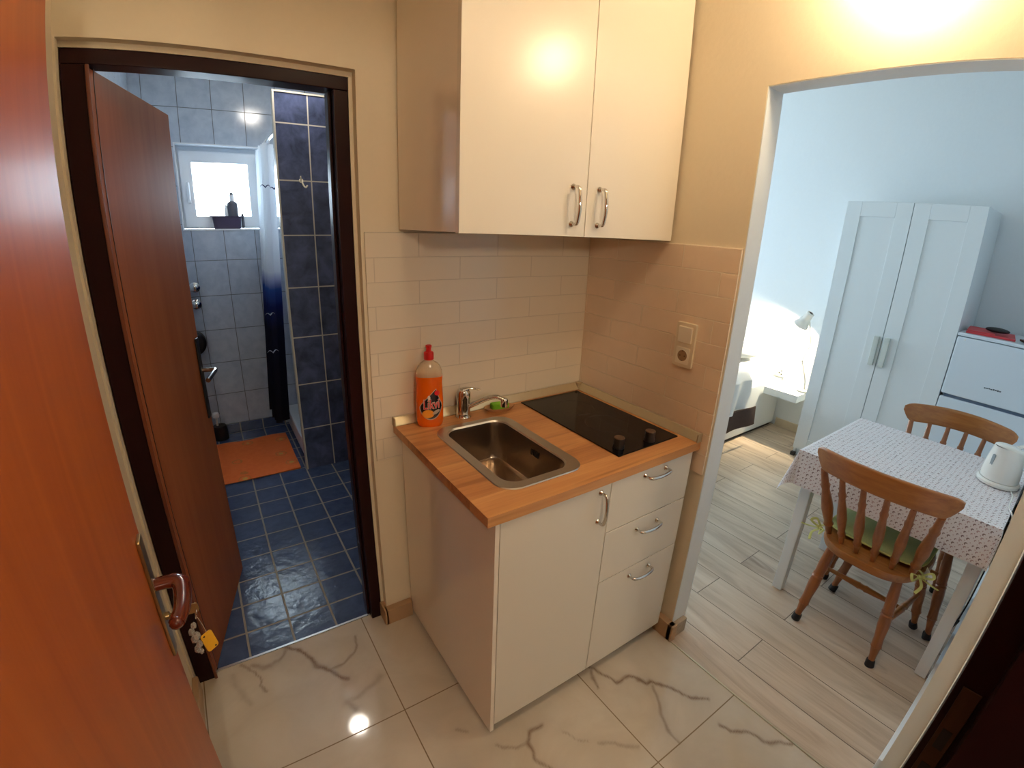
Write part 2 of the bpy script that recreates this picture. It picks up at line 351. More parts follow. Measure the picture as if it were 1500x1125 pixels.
def tag(o, label=None, cat=None, group=None, kind=None):
    if label: o['label'] = label
    if cat: o['category'] = cat
    if group: o['group'] = group
    if kind: o['kind'] = kind
    return o
def thing(name, label, cat, loc=(0, 0, 0), rz=0, group=None, kind=None):
    o = bpy.data.objects.new(name, None); COL.objects.link(o); o.empty_display_size = .1
    o.location = loc; o.rotation_euler = (0, 0, rz); return tag(o, label, cat, group, kind)
def shell(name, boxes, mat, label, cat, bev=0):
    m = MB()
    for b in boxes: m.box(*b, bev=bev)
    return tag(m.build(name, mat), label, cat, kind='structure')
def copy_tree(o, parent=None):
    c = o.copy(); COL.objects.link(c)
    if parent is not None: c.parent = parent
    for ch in list(o.children): copy_tree(ch, c)
    return c
def rrect(x0, x1, y0, y1, r, n=6):
    p = []
    for cx, cy, a0 in ((x1 - r, y1 - r, 0), (x0 + r, y1 - r, 90), (x0 + r, y0 + r, 180), (x1 - r, y0 + r, 270)):
        for k in range(n + 1):
            a = math.radians(a0 + 90 * k / n); p.append((cx + r * math.cos(a), cy + r * math.sin(a)))
    return p
def smooth_path(pts, n=6):
    pts = [Vector(p) for p in pts]; out = []
    for i in range(len(pts) - 1):
        p0, p1, p2, p3 = pts[max(i - 1, 0)], pts[i], pts[i + 1], pts[min(i + 2, len(pts) - 1)]
        for k in range(n):
            t = k / n
            out.append(.5 * ((2 * p1) + (p2 - p0) * t + (2 * p0 - 5 * p1 + 4 * p2 - p3) * t * t + (3 * p1 - p0 - 3 * p2 + p3) * t ** 3))
    return out + [pts[-1]]
def text_mesh(s, size, name='t'):
    cu = bpy.data.curves.new(name, 'FONT'); cu.body = s; cu.size = size; cu.align_x = 'CENTER'; cu.align_y = 'CENTER'
    o = bpy.data.objects.new(name, cu); COL.objects.link(o); bpy.context.view_layer.update()
    dg = bpy.context.evaluated_depsgraph_get(); me = bpy.data.meshes.new_from_object(o.evaluated_get(dg))
    vs = [v.co.copy() for v in me.vertices]; fs = [tuple(p.vertices) for p in me.polygons]
    bpy.data.objects.remove(o); bpy.data.curves.remove(cu); bpy.data.meshes.remove(me); return vs, fs

mats()
CEIL, CEIL_B = 2.5, 2.85
# ------------------------------------------------------------------ shell
def build_shell():
    # marble floor: fine mesh carrying the veins
    V = {'V1': [(-1.344, 0.056), (-1.29, -0.01), (-1.26, -0.083), (-1.215, -0.142), (-1.179, -0.196)],
         'V1b': [(-1.345, 0.049), (-1.384, 0.005), (-1.435, -0.003), (-1.47, 0.022)],
         'V2': [(-1.098, -0.016), (-1.099, -0.063), (-1.124, -0.101), (-1.169, -0.126), (-1.211, -0.13)],
         'V3': [(-1.516, 0.049), (-1.469, -0.006), (-1.456, -0.052), (-1.468, -0.069), (-1.442, -0.111)],
         'V4': [(-1.206, -0.288), (-1.187, -0.334)], 'V4b': [(-1.2, -0.285), (-1.151, -0.282), (-1.068, -0.251)],
         'V4c': [(-1.548, 0.015), (-1.528, -0.06), (-1.505, -0.139)],
         'V5': [(-0.671, -0.704), (-0.719, -0.708), (-0.745, -0.73), (-0.762, -0.783), (-0.755, -0.803), (-0.741, -0.84), (-.73, -.89)],
         'V5b': [(-0.84, -0.68), (-0.784, -0.732), (-0.752, -0.731)], 'V5c': [(-0.921, -0.57), (-0.897, -0.601)],
         'V5d': [(-0.623, -0.77), (-0.611, -0.812), (-0.587, -0.839)],
         'V6': [(-0.42, -.6), (-0.374, -0.63), (-0.364, -0.673), (-0.342, -0.723), (-0.282, -0.735), (-0.253, -0.791), (-0.231, -0.792), (-0.199, -0.85), (-0.18, -0.904), (-0.12, -0.968)],
         'V6b': [(-0.241, -0.813), (-0.276, -0.877), (-0.321, -0.934), (-0.337, -0.977), (-0.337, -1.012)],
         'V6c': [(-0.391, -0.641), (-0.425, -0.709)],
         'V7': [(-0.17, -1.056), (-0.16, -1.088), (-0.114, -1.128), (-0.096, -1.185), (-0.062, -1.217), (-0.03, -1.249)],
         'V8': [(-0.557, -0.865), (-0.524, -0.876), (-0.456, -0.946)], 'V9': [(-.8, -.95), (-.86, -1.05), (-.95, -1.12)], 'V10': [(-1.3, -.7), (-1.2, -.78), (-1.16, -.92)]}
    wt = {'V1': (.0085, .95), 'V1b': (.009, .55), 'V2': (.005, .6), 'V3': (.005, .7), 'V4': (.014, .5), 'V4b': (.014, .35), 'V4c': (.012, .3), 'V5': (.006, .8), 'V5b': (.004, .55),
          'V5c': (.005, .5), 'V5d': (.004, .4), 'V6': (.0065, .9), 'V6b': (.005, .6), 'V6c': (.006, .8), 'V7': (.0065, .8), 'V8': (.005, .45), 'V9': (.006, .7), 'V10': (.006, .7)}
    segs = []
    for k, pl in V.items():
        w, s = wt[k]
        for i in range(len(pl) - 1): segs.append((pl[i], pl[i + 1], w, s))
    x0, x1, y0, y1, st = -1.66, -.0225, -1.52, .061, .006
    nx, ny = int((x1 - x0) / st), int((y1 - y0) / st)
    buckets = {}
    for sg in segs:
        (ax, ay), (bx, by) = sg[0], sg[1]
        for i in range(int((min(ax, bx) - .06 - x0) / .06), int((max(ax, bx) + .06 - x0) / .06) + 1):
            for j in range(int((min(ay, by) - .06 - y0) / .06), int((max(ay, by) + .06 - y0) / .06) + 1): buckets.setdefault((i, j), []).append(sg)
    m = MB(); m.grid(nx, ny, lambda u, v: (x0 + (x1 - x0) * u, y0 + (y1 - y0) * v, 0))
    vals = []
    for (x, y, z) in m.v:
        ss = buckets.get((int((x - x0) / .06), int((y - y0) / .06)), ()); a = 0
        if ss:
            n1 = noise.noise(Vector((x * 22, y * 22, 1.3))); n2 = noise.noise(Vector((x * 22, y * 22, 7.7))); n3 = noise.noise(Vector((x * 60, y * 60, 3)))
            px, py = x + n1 * .011 + n3 * .003, y + n2 * .011 + n3 * .003
            for (ax, ay), (bx, by), w, s in ss:
                dx, dy = bx - ax, by - ay; t = max(0, min(1, ((px - ax) * dx + (py - ay) * dy) / (dx * dx + dy * dy)))
                d = math.hypot(px - ax - t * dx, py - ay - t * dy)
                w2 = w * (1 + .5 * n1)
                a = max(a, s * math.exp(-(d / w2) ** 2) + .16 * s * math.exp(-(d / .03) ** 2))
        vals.append(min(1, a))
    o = m.build('floor_hall', M['marble']); tag(o, 'white marble-look tiled hall floor with brown veins', 'floor', kind='structure')
    ca = o.data.color_attributes.new('vein', 'FLOAT_COLOR', 'POINT')
    flat = []
    for a in vals: flat += [a, a, a, 1]
    ca.data.foreach_set('color', flat)
    shell('floor_slab', [(-3.2, 3.0, -3.4, 3.4, -.2, -.012)], M['landing'], 'concrete slab under all the floors', 'floor')
    shell('floor_bathroom', [(-1.9, .0, .066, 2.6, -.01, 0)], M['bath_floor'], 'blue glazed square tiled bathroom floor', 'floor')
    shell('floor_bedroom', [(-.0205, 2.75, -1.6, 3.1, -.01, 0)], M['plank'], 'grey beige wood-look plank floor in the bedroom', 'floor')
    shell('floor_landing', [(-1.9, .3, -3.2, -1.522, -.01, -.002)], M['landing'], 'floor of the landing behind the entry door', 'floor')
    shell('trim_1', [(-1.6, -1.0, .0605, .0695, -.004, .004)], M['alu'], 'thin aluminium threshold strip between marble and blue floor', 'trim')
    shell('trim_2', [(-.0245, -.0185, -1.5, -.6895, -.004, .003)], M['upstand'], 'thin metal joint strip between marble and plank floor', 'trim')
    # walls
    shell('wall_back', [(-1.9, -1.662, 0, .11, 0, CEIL), (-.948, 0, 0, .11, 0, CEIL), (-1.662, -.948, 0, .11, 1.988, CEIL), (-1.662, -.948, .034, .11, 1.9735, 1.988), (-.9595, -.948, .034, .11, 0, 1.9734)], M['wall'], 'cream plaster wall around the bathroom doorway', 'wall')
    shell('wall_left', [(-1.9, -1.668, -1.6, -.0005, 0, CEIL)], M['wall'], 'cream plaster wall behind the open orange door', 'wall')
    m = MB(); m.prism([(3.1, 0), (3.1, CEIL_B), (-1.62, CEIL_B), (-1.62, 0), (-1.487, 0), (-1.487, 1.9886), (-.6895, 1.9886), (-.6895, 0)], 0, .0861, Matrix(((0, 0, 1, 0), (1, 0, 0, 0), (0, 1, 0, 0), (0, 0, 0, 1))))
    tag(m.build('wall_right', M['wall']), 'cream plaster wall with the wide bedroom opening', 'wall', kind='structure')
    shell('wall_front', [(-1.9, -1.62, -1.65, -1.53, 0, CEIL), (-.6, 0, -1.65, -1.53, 0, CEIL), (-1.62, -.6, -1.65, -1.53, 2.06, CEIL)], M['wall'], 'cream plaster wall around the entry doorway', 'wall')
    shell('wall_landing', [(-2, -1.9, -3.3, -1.65, 0, CEIL), (.3, .4, -3.3, -1.65, 0, CEIL), (-2, .4, -3.3, -3.2, 0, CEIL)], M['landing'], 'dim walls of the landing outside the entry', 'wall')
    shell('wall_bedroom_right', [(.0861, 2.8, -1.6, -1.487, 0, CEIL_B)], M['wall_white'], 'white bedroom wall beside table and fridge', 'wall')
    shell('wall_bedroom_far', [(2.71, 2.8, -1.487, 3.1, 0, CEIL_B)], M['wall_white'], 'white bedroom wall behind wardrobe and bed', 'wall')
    shell('wall_bedroom_lining', [(.0862, .0912, -.6885, 3.0, 0, CEIL_B)], M['wall_white'], 'white bedroom side of the kitchen wall', 'wall')
    shell('wall_bedroom_window', [(.0861, .825, 3.0, 3.12, 0, CEIL_B), (1.975, 2.71, 3.0, 3.12, 0, CEIL_B), (.825, 1.975, 3.0, 3.12, 0, .9), (.825, 1.975, 3.0, 3.12, 2.1, CEIL_B)], M['wall_white'], 'white bedroom wall holding the large window', 'wall')
    wf = shell('wall_bathroom_far', [(-1.9, -1.488, 2.36, 2.56, 0, CEIL), (-.40, 0, 2.36, 2.56, 0, CEIL), (-1.488, -.40, 2.36, 2.56, 0, 1.516), (-1.488, -.40, 2.36, 2.56, 2.072, CEIL)], M['bath_far'], 'grey blue tiled bathroom wall with small window', 'wall')
    shell('wall_bathroom_left', [(-1.9, -1.715, .11, 2.36, 0, CEIL)], M['bath_left'], 'grey blue tiled bathroom wall behind the brown door', 'wall')
    shell('wall_partition', [(-.968, 0, 1.48, 1.525, 0, 2.25)], M['bath_dark'], 'navy tiled shower partition with pale grout', 'wall')
    shell('trim_3', [(-.972, -.962, 1.476, 1.482, 0, 2.254), (-.962, 0, 1.476, 1.482, 2.245, 2.254), (-.972, 0, 1.482, 1.53, 2.25, 2.254), (-.972, -.968, 1.482, 1.53, 0, 2.25)], M['trim_white'], 'white edge trim around the navy shower partition', 'trim')
    shell('ceiling', [(-3.2, .0, -3.4, 3.4, CEIL, CEIL + .1), (.0, .5, -3.4, -1.6, CEIL, CEIL + .1)], M['ceiling'], 'flat white ceiling of hall and bathroom', 'ceiling')
    shell('ceiling_bedroom', [(.0, 2.85, -1.65, 3.15, CEIL_B, CEIL_B + .1)], M['ceiling'], 'flat white bedroom ceiling', 'ceiling')
    shell('trim_9', [(0.001, .0858, -.6925, -.6893, 0, 1.9886), (0.001, .0858, -1.487, -.6925, 1.9856, 1.9888), (0.001, .0858, -1.4872, -1.484, 0, 1.9856), (-.0015, .0009, -1.5298, -1.484, 0, 1.9884)], M['wall_white'], 'white painted reveals of the bedroom opening', 'trim')
    # window reveal lining in the bathroom
    shell('trim_4', [(-1.488, -1.480, 2.358, 2.56, 1.518, 2.064), (-.408, -.40, 2.358, 2.56, 1.518, 2.064), (-1.488, -.40, 2.358, 2.56, 2.064, 2.072), (-1.488, -.40, 2.352, 2.56, 1.508, 1.518)], M['pvc'], 'white lining and sill of the small bathroom window', 'trim')
    # backsplash tiles
    shell('trim_5', [(-.938, 0, -.008, 0, .748, 1.5327)], M['brick_back'], 'glossy cream brick tiles on the wall behind the sink', 'tiles', bev=.002)
    shell('trim_6', [(-.008, 0, -.686, -.008, .758, 1.5327)], M['brick_right'], 'wavy cream brick tiles on the wall beside the hob', 'tiles', bev=.002)
    # baseboards
    shell('baseboard_back', [(-.962, -.845, -.03, 0, 0, .075), (-.966, -.948, -.03, .05, 0, .075)], M['base_tile'], 'beige baseboard beside the bathroom doorway', 'baseboard', bev=.004)
    shell('baseboard_right', [(-.03, 0, -.715, -.02, 0, .08), (-.03, .0, -.72, -.6895, 0, .08)], M['base_tile'], 'beige baseboard right of the drawers', 'baseboard', bev=.004)
    shell('baseboard_opening', [(.0, .075, -.712, -.6895, 0, .07)], M['base_wood'], 'wood-look baseboard on the bedroom side of the opening', 'baseboard', bev=.003)
    shell('baseboard_left', [(-1.668, -1.648, -1.5, -.0, 0, .075)], M['base_tile'], 'beige baseboard under the left wall', 'baseboard', bev=.004)
    shell('baseboard_bedroom_right', [(.088, 2.70, -1.487, -1.471, 0, .07)], M['wall_white'], 'white baseboard under the bedroom wall by the table', 'baseboard', bev=.003)
    shell('baseboard_bedroom_far', [(2.694, 2.71, -.11, .275, 0, .07)], plain('pale_baseboard', S(206, 192, 166), .5), 'pale baseboard below the bedside shelf', 'baseboard', bev=.003)
    shell('baseboard_bathroom', [(-1.71, -.97, 2.344, 2.36, 0, .07)], M['bath_floor'], 'blue tile baseboard under the bathroom window wall', 'baseboard', bev=.002)
build_shell()

# ------------------------------------------------------------------ doors and frames
def frames():
    # bathroom door frame
    m = MB()
    m.box(-1.660, -1.600, .034, .105, 0, 1.9355, bev=.003); m.box(-1.003, -.960, .034, .105, 0, 1.9355, bev=.003); m.box(-1.660, -.960, .034, .105, 1.936, 1.973, bev=.003)
    m.box(-1.5995, -1.590, .066, .105, 0, 1.935, bev=.002); m.box(-1.013, -1.0035, .066, .105, 0, 1.935, bev=.002)
    f = tag(m.build('trim_7', M['frame_dark']), 'dark brown glossy frame of the bathroom doorway', 'door frame', kind='structure')
    MB().box(-1.604, -1.594, .028, .0335, 0, 1.935, bev=.002).build('stop_edge', M['frame_brown'], f)
    # bathroom door leaf, hinged at the left, swung into the bathroom
    d = thing('door_1', 'brown wooden bathroom door standing open into the bathroom', 'door', (-1.597, .045, 0), math.atan2(.575, .152), kind='structure')
    MB().box(0, .597, 0, .04, .012, 1.93, bev=.002).build('door_leaf', M['door_brown'], d)
    MB().box(.597, .599, .002, .038, .012, 1.93).build('door_edge', M['frame_brown'], d)
    h = MB().box(.548, .580, -.007, 0, .80, 1.13, bev=.003).build('handle_plate', M['black'], d)
    m = MB(); m.tube(smooth_path([(.564, -.006, 1.0), (.564, -.045, 1.0), (.559, -.056, 1.0), (.52, -.058, .998), (.445, -.056, .992)], 6), .009, 12)
    m.build('handle', M['chrome'], h)
    # entry door, opened flat beside the left wall
    d = thing('door_2', 'orange wooden entry door standing open at the left', 'door', (-1.578, -.51, 0), 0, kind='structure')
    MB().box(-.04, 0, -.90, 0, .012, 2.02, bev=.0015).build('door_leaf', M['door_orange'], d)
    p = MB().prism(rrect(-.053, -.017, .708, 1.0, .006, 3), 0, .007, Matrix(((0, 0, 1, 0), (1, 0, 0, 0), (0, 1, 0, 0), (0, 0, 0, 1))), bev=.002).build('handle_plate', M['brass'], d)
    m = MB(); path = smooth_path([(.004, -.034, .885), (.03, -.033, .884), (.046, -.036, .882), (.053, -.05, .88), (.055, -.08, .878), (.053, -.12, .877), (.044, -.152, .876)], 7)
    m.tube(path, .012, 14, rs=[.0172 - .005 * abs(i / len(path) - .4) for i in range(len(path))], flat=.8)
    m.ball((.044, -.152, .876), .0128, sub=2); m.build('handle', M['lever_brown'], p)
    m = MB(); m.lathe([(.0105, 0), (.0115, .002), (.0115, .006), (.008, .012)], 20, Matrix.Translation((.006, -.034, .885)) @ Matrix.Rotation(PI / 2, 4, 'Y')); m.build('handle_rosette', M['lever_brown'], p)
    m = MB(); m.lathe([(.008, 0), (.0085, .003), (.008, .010)], 16, Matrix.Translation((.005, -.034, .803)) @ Matrix.Rotation(PI / 2, 4, 'Y')); m.build('lock_cylinder', M['brass'], p)
    # hinge-side frame of the entry door and the strike-side jamb near the camera
    m = MB()
    m.box(-.645, -.6, -1.66, -1.512, 0, 2.06, bev=.003); m.box(-.68, -.645, -1.66, -1.555, 0, 2.06, bev=.003); m.box(-.6, -.57, -1.53, -1.516, 0, 2.09, bev=.003)
    m.box(-1.66, -.6, -1.66, -1.512, 2.015, 2.06, bev=.003); m.box(-1.665, -1.62, -1.66, -1.512, 0, 2.06, bev=.003)
    f = tag(m.build('trim_8', M['frame_dark']), 'dark brown entry door frame at the right edge', 'door frame', kind='structure')
    m = MB(); m.box(-.6485, -.6455, -1.548, -1.522, .80, 1.02, bev=.001); m.build('strike_plate', plain('dark_strike_metal', S(74, 48, 32), .4, .6), f)
    m = MB(); m.box(-.6492, -.6484, -1.542, -1.528, .90, .94); m.box(-.6492, -.6484, -1.542, -1.528, .83, .865); m.build('strike_slot', M['dark'], f)
frames()

def keys():
    # bunch of keys hanging from the entry door lock
    x, y = -1.5265, -.545
    k = thing('key_bunch', 'key in the entry door lock with yellow tag and crystal pendants', 'keys', (x, y, .803))
    m = MB(); m.box(-.040, -.006, -.0015, .0015, -.004, .004, bev=.0006); m.prism(rrect(-.008, .018, -.012, .012, .006, 4), -.0015, .0015, Matrix.Rotation(PI / 2, 4, 'X'), bev=.0005); m.build('key', M['brass'], k)
    m = MB(); c = Vector((.010, 0, -.014)); m.tube([c + Vector((math.sin(a) * .003, math.cos(a) * .010, math.sin(a) * .012)) for a in [2 * PI * i / 28 for i in range(28)]], .0011, 8, closed=True); m.build('key_ring', M['chrome'], k)
    m = MB()
    for i, (dx, dy, z, r) in enumerate([(.004, .004, -.034, .009), (-.002, .010, -.044, .010), (.006, .012, -.056, .011), (-.001, .006, -.068, .011), (.006, .013, -.079, .010), (.0, .011, -.092, .011), (.005, .008, -.104, .008)]):
        bm = bmesh.new(); bmesh.ops.create_icosphere(bm, subdivisions=1, radius=r * .9); m.bm(bm, Matrix.Translation((dx - .004, -dy - .004, z - .004)) @ Matrix.Rotation(i * 1.1, 4, 'X') @ Matrix.Scale(.8, 4, (1, 0, 0)))
    m.build('crystal_pendant', M['crystal'], k)
    T = Matrix.Translation((.019, .002, -.1)) @ Matrix.Rotation(math.radians(28), 4, 'Z') @ Matrix.Rotation(PI / 2, 4, 'X') @ Matrix.Rotation(math.radians(9), 4, 'Z')
    t = MB().prism(rrect(-.013, .013, -.026, .026, .006, 4), -.0018, .0018, T, bev=.0007).build('tag', M['yellow'], k)
    m = MB(); m.lathe([(.0022, -.0021), (.0022, .0021)], 12, T @ Matrix.Translation((-.006, .021, 0))); m.build('tag_hole', M['dark'], t)
    m = MB(); m.lathe([(.0022, -.0021), (.0022, .0021)], 12, T @ Matrix.Translation((.006, -.021, 0))); m.build('tag_hole', M['dark'], t)
    MB().tube(smooth_path([(.010, 0, -.026), (.014, 0, -.045), (.018, .002, -.074)], 4), .0009, 6).build('tag_link', M['chrome'], k)
keys()

# ------------------------------------------------------------------ kitchen
def bow_handle(parent, c, axis, L=.102, name='handle'):
    """bow pull in front of a door whose front faces -y; c = centre on the door face"""
    m = MB(); e = Vector((1, 0, 0)) if axis == 'x' else Vector((0, 0, 1)); c = Vector(c); o = Vector((0, -1, 0)); h = L / 2
    path = smooth_path([c - e * h, c - e * h + o * .018, c - e * h * .9 + o * .026, c - e * h * .5 + o * .031, c + o * .033, c + e * h * .5 + o * .031, c + e * h * .9 + o * .026, c + e * h + o * .018, c + e * h], 5)
    n = len(path); m.tube(path, .005, 12, rs=[.0042 + .0016 * math.sin(PI * i / (n - 1)) for i in range(n)])
    R = Matrix.Rotation(PI / 2, 4, 'X')
    for sgn in (-1, 1): m.lathe([(.0085, 0), (.009, .002), (.007, .006), (.005, .009)], 16, Matrix.Translation(c + e * (h * sgn)) @ R)
    return m.build(name, M['chrome'], parent)

def kitchen():
    yF = -.6491
    # sink base cabinet
    b = thing('base_cabinet', 'white sink base cabinet with one tall door and chrome handle', 'cabinet', (-.64, -.33, 0))
    m = MB()
    o = (-.64, -.33)
    def bx(m, x0, x1, y0, y1, z0, z1, bev=.001): return m.box(x0 - o[0], x1 - o[0], y0 - o[1], y1 - o[1], z0, z1, bev=bev)
    m = MB(); bx(m, -.829, -.813, -.629, -.012, .056, .849); bx(m, -.449, -.434, -.629, -.012, .056, .849); bx(m, -.813, -.449, -.629, -.012, .056, .072); bx(m, -.813, -.449, -.02, -.012, .072, .849); m.build('body', M['cab_in'], b)
    m = MB(); bx(m, -.843, -.8295, yF, -.012, .024, .849, .0008); m.build('side_panel', M['cab_side'], b)
    m = MB(); bx(m, -.829, -.434, -.56, -.545, .0, .056); m.build('plinth', M['plinth'], b)
    m = MB(); bx(m, -.8275, -.4335, yF, -.630, .0527, .8478, .0012); d = m.build('door', M['cab'], b)
    bow_handle(d, (-.476 - o[0], yF - o[1], .772), 'z')
    # drawer unit
    o = (-.23, -.33)
    b = thing('drawer_cabinet', 'white base cabinet with three drawers below the hob', 'cabinet', (-.23, -.33, 0))
    m = MB(); bx(m, -.432, -.416, -.629, -.012, .056, .849); bx(m, -.048, -.0325, -.629, -.012, .056, .849); bx(m, -.416, -.048, -.629, -.012, .056, .072); bx(m, -.416, -.048, -.02, -.012, .072, .849); m.build('body', M['cab_in'], b)
    m = MB(); bx(m, -.432, -.0325, -.56, -.545, 0, .056); m.build('plinth', M['plinth'], b)
    for z0, z1, hz in ((.661, .8478, .822), (.459, .6575, .617), (.0527, .4555, .419)):
        m = MB(); bx(m, -.4305, -.0325, yF, -.630, z0, z1, .0012); d = m.build('drawer', M['cab'], b)
        bow_handle(d, (-.229 - o[0], yF - o[1], hz), 'x')
    # worktop with the sink cut-out
    w = thing('worktop', 'oak laminate kitchen worktop with metal wall strip', 'worktop', (-.43, -.33, .85))
    m = MB(); X0, X1, Y0, Y1 = -.8713, -.0085, -.658, -.0085; hx0, hx1, hy0, hy1 = -.76, -.50, -.565, -.135
    for a in ((X0, hx0, Y0, Y1), (hx1, X1, Y0, Y1), (hx0, hx1, Y0, hy0), (hx0, hx1, hy1, Y1)): m.box(a[0] + .43, a[1] + .43, a[2] + .33, a[3] + .33, 0, .03)
    m.build('board', M['worktop'], w)
    m = MB(); pr = [(0, 0), (.021, 0), (.021, .004), (.006, .028), (0, .028)]
    def strip(p0, p1, nrm):
        p0, p1, nrm = Vector(p0), Vector(p1), Vector(nrm); vs = [p + nrm * a + Vector((0, 0, z)) for p in (p0, p1) for a, z in pr]; n = len(pr)
        m.add(vs, [(i, (i + 1) % n, n + (i + 1) % n, n + i) for i in range(n)] + [tuple(range(n)), tuple(range(n, 2 * n))])
    strip((-.8713 + .43, .3215, .0303), (.4, .3215, .0303), (0, -1, 0)); strip((.4215, .30, .0303), (.4215, -.326, .0303), (-1, 0, 0))
    m.build('wall_strip', M['upstand'], w)
    cm = plain('strip_cap_plastic', S(168, 150, 120), .4)
    MB().prism([(.395, .322), (.4218, .322), (.4218, .295), (.403, .299), (.398, .303)], .0303, .0595).build('strip_corner', cm, w)
    MB().box(.396, .4219, -.330, -.3255, .0303, .060).build('strip_end_cap', cm, w)
    MB().box(-.4445, -.4405, .297, .322, .0303, .060).build('strip_end_cap', cm, w)
    # sink
    s = thing('sink', 'stainless steel inset sink in the oak worktop', 'sink', (-.627, -.35, .88))
    def ring(x0, x1, y0, y1, r, z): return [(x, y, z) for x, y in rrect(x0, x1, y0, y1, r, 8)]
    L = [ring(-.148, .152, -.236, .232, .06, .0006), ring(-.146, .150, -.234, .230, .06, .0035), ring(-.117, .117, -.205, .205, .05, .0035), ring(-.113, .113, -.201, .201, .048, -.002)]
    n = len(L[0]); m = MB(); m.add(sum(L, []), [(i * n + k, i * n + (k + 1) % n, (i + 1) * n + (k + 1) % n, (i + 1) * n + k) for i in range(3) for k in range(n)]); m.build('rim', M['steel_rim'], s)
    L = [ring(-.113, .113, -.201, .201, .048, -.002), ring(-.110, .110, -.198, .198, .047, -.02), ring(-.104, .104, -.192, .192, .05, -.12), ring(-.098, .098, -.186, .186, .05, -.138), ring(-.085, .085, -.172, .172, .05, -.147), ring(-.03, .03, -.03, .03, .0299, -.152)]
    m = MB(); m.add(sum(L, []), [(i * n + k, i * n + (k + 1) % n, (i + 1) * n + (k + 1) % n, (i + 1) * n + k) for i in range(5) for k in range(n)] + [tuple(5 * n + k for k in range(n))]); m.build('bowl', M['steel'], s)
    m = MB(); m.lathe([(.036, -.1505), (.036, -.149), (.028, -.149), (.024, -.154), (.02, -.154), (.008, -.1515)], 28); m.build('drain', M['chrome'], s)
    m = MB()
    for i in range(5): m.box(.1055, .1075, -.046 + i * .009, -.041 + i * .009, -.047, -.026, bev=.0007)
    m.build('overflow_slot', M['dark'], s)
    # faucet
    f = thing('faucet', 'chrome single lever faucet behind the sink', 'faucet', (-.618, -.062, .88))
    m = MB(); m.lathe([(.029, .0006), (.029, .004), (.026, .008), (.0245, .02), (.0245, .070), (.026, .075), (.026, .097), (.021, .106), (.008, .109)], 28); m.build('body', M['chrome'], f)
    p = smooth_path([(.012, -.008, .040), (.035, -.030, .058), (.065, -.062, .082), (.085, -.085, .092), (.10, -.098, .088), (.108, -.106, .082)], 6)
    m = MB(); m.tube(p, .010, 14, rs=[.0125 - .004 * i / len(p) for i in range(len(p))], flat=.8); sp = m.build('spout', M['chrome'], f)
    m = MB(); m.lathe([(.0125, -.004), (.0135, -.002), (.0135, .022), (.0105, .027)], 20, Matrix.Translation((.108, -.106, .062))); m.build('aerator', M['chrome'], sp)
    p = smooth_path([(-.008, .004, .104), (.012, -.003, .110), (.035, -.012, .109), (.058, -.021, .103)], 6)
    m = MB(); m.tube(p, .007, 12, rs=[.015 - .0095 * min(1, i / len(p) * 1.6) for i in range(len(p))], flat=.55); m.build('lever', M['chrome'], f)
    # hob
    h = thing('cooktop', 'black ceramic glass two-burner hob set in the worktop', 'hob', (-.2, -.32, .88))
    MB().box(-.150, .148, -.2705, .272, .0005, .0055, bev=.0015).build('glass_plate', M['glass_black'], h)
    for x, y in ((-.107, -.226), (.026, -.243)):
        k = MB().lathe([(.0195, .0056), (.0195, .012), (.0175, .018), (.0175, .040)], 28, Matrix.Translation((x, y, 0))).build('knob', M['knob_black'], h)
        MB().lathe([(.0176, .0398), (.0172, .0424), (.012, .0428)], 28, Matrix.Translation((x, y, 0))).build('knob_cap', M['knob_top'], k)
    m = MB()
    for y in (.12, -.06):
        for r in (.075, .0765): pass
        m.tube([(.0 + math.cos(2 * PI * i / 48) * .078, y + math.sin(2 * PI * i / 48) * .078, .0055) for i in range(48)], .0004, 4, closed=True)
    m.build('burner_mark', plain('burner_print', S(44, 38, 38), .2), h)
    # wall cabinet
    o = (-.42, -.2)
    c = thing('wall_cabinet', 'white wall cabinet with two doors above the sink', 'cabinet', (-.42, -.2, 1.54))
    def cb(m, x0, x1, y0, y1, z0, z1, bev=.001): return m.box(x0 - o[0], x1 - o[0], y0 - o[1], y1 - o[1], z0 - 1.54, z1 - 1.54, bev=bev)
    m = MB(); cb(m, -.8255, -.809, -.398, -.0095, 1.541, 2.40); m.build('side_panel', M['cab_side'], c)
    m = MB(); cb(m, -.809, -.028, -.398, -.0095, 1.543, 1.559); cb(m, -.809, -.028, -.398, -.0095, 2.384, 2.40); cb(m, -.028, -.0125, -.398, -.0095, 1.541, 2.40); cb(m, -.809, -.028, -.02, -.0095, 1.559, 2.384); cb(m, -.424, -.408, -.398, -.02, 1.559, 2.384); m.build('body', M['cab_in'], c)
    for x0, x1, hx in ((-.8264, -.4158, -.468), (-.4134, -.0111, -.3665)):
        m = MB(); cb(m, x0, x1, -.4181, -.399, 1.5387, 2.405, .0012); d = m.build('door', M['cab'], c); bow_handle(d, (hx - o[0], -.4181 - o[1], 1.6245 - 1.54), 'z')
    # switch and socket plate on the side wall
    p = thing('wall_socket', 'cream double plate with light switch over a power socket', 'socket', (-.008, -.534, 1.197))
    R = Matrix(((0, 0, -1, 0), (1, 0, 0, 0), (0, 1, 0, 0), (0, 0, 0, 1)))   # local x->y, y->z, z->-x
    MB().prism(rrect(-.041, .041, -.078, .078, .007, 5), 0, .011, R, bev=.004).build('frame', M['plastic_cream'], p)
    s1 = MB().prism(rrect(-.028, .028, .009, .065, .003, 3), .0105, .0135, R, bev=.001).build('switch', M['plastic_white'], p)
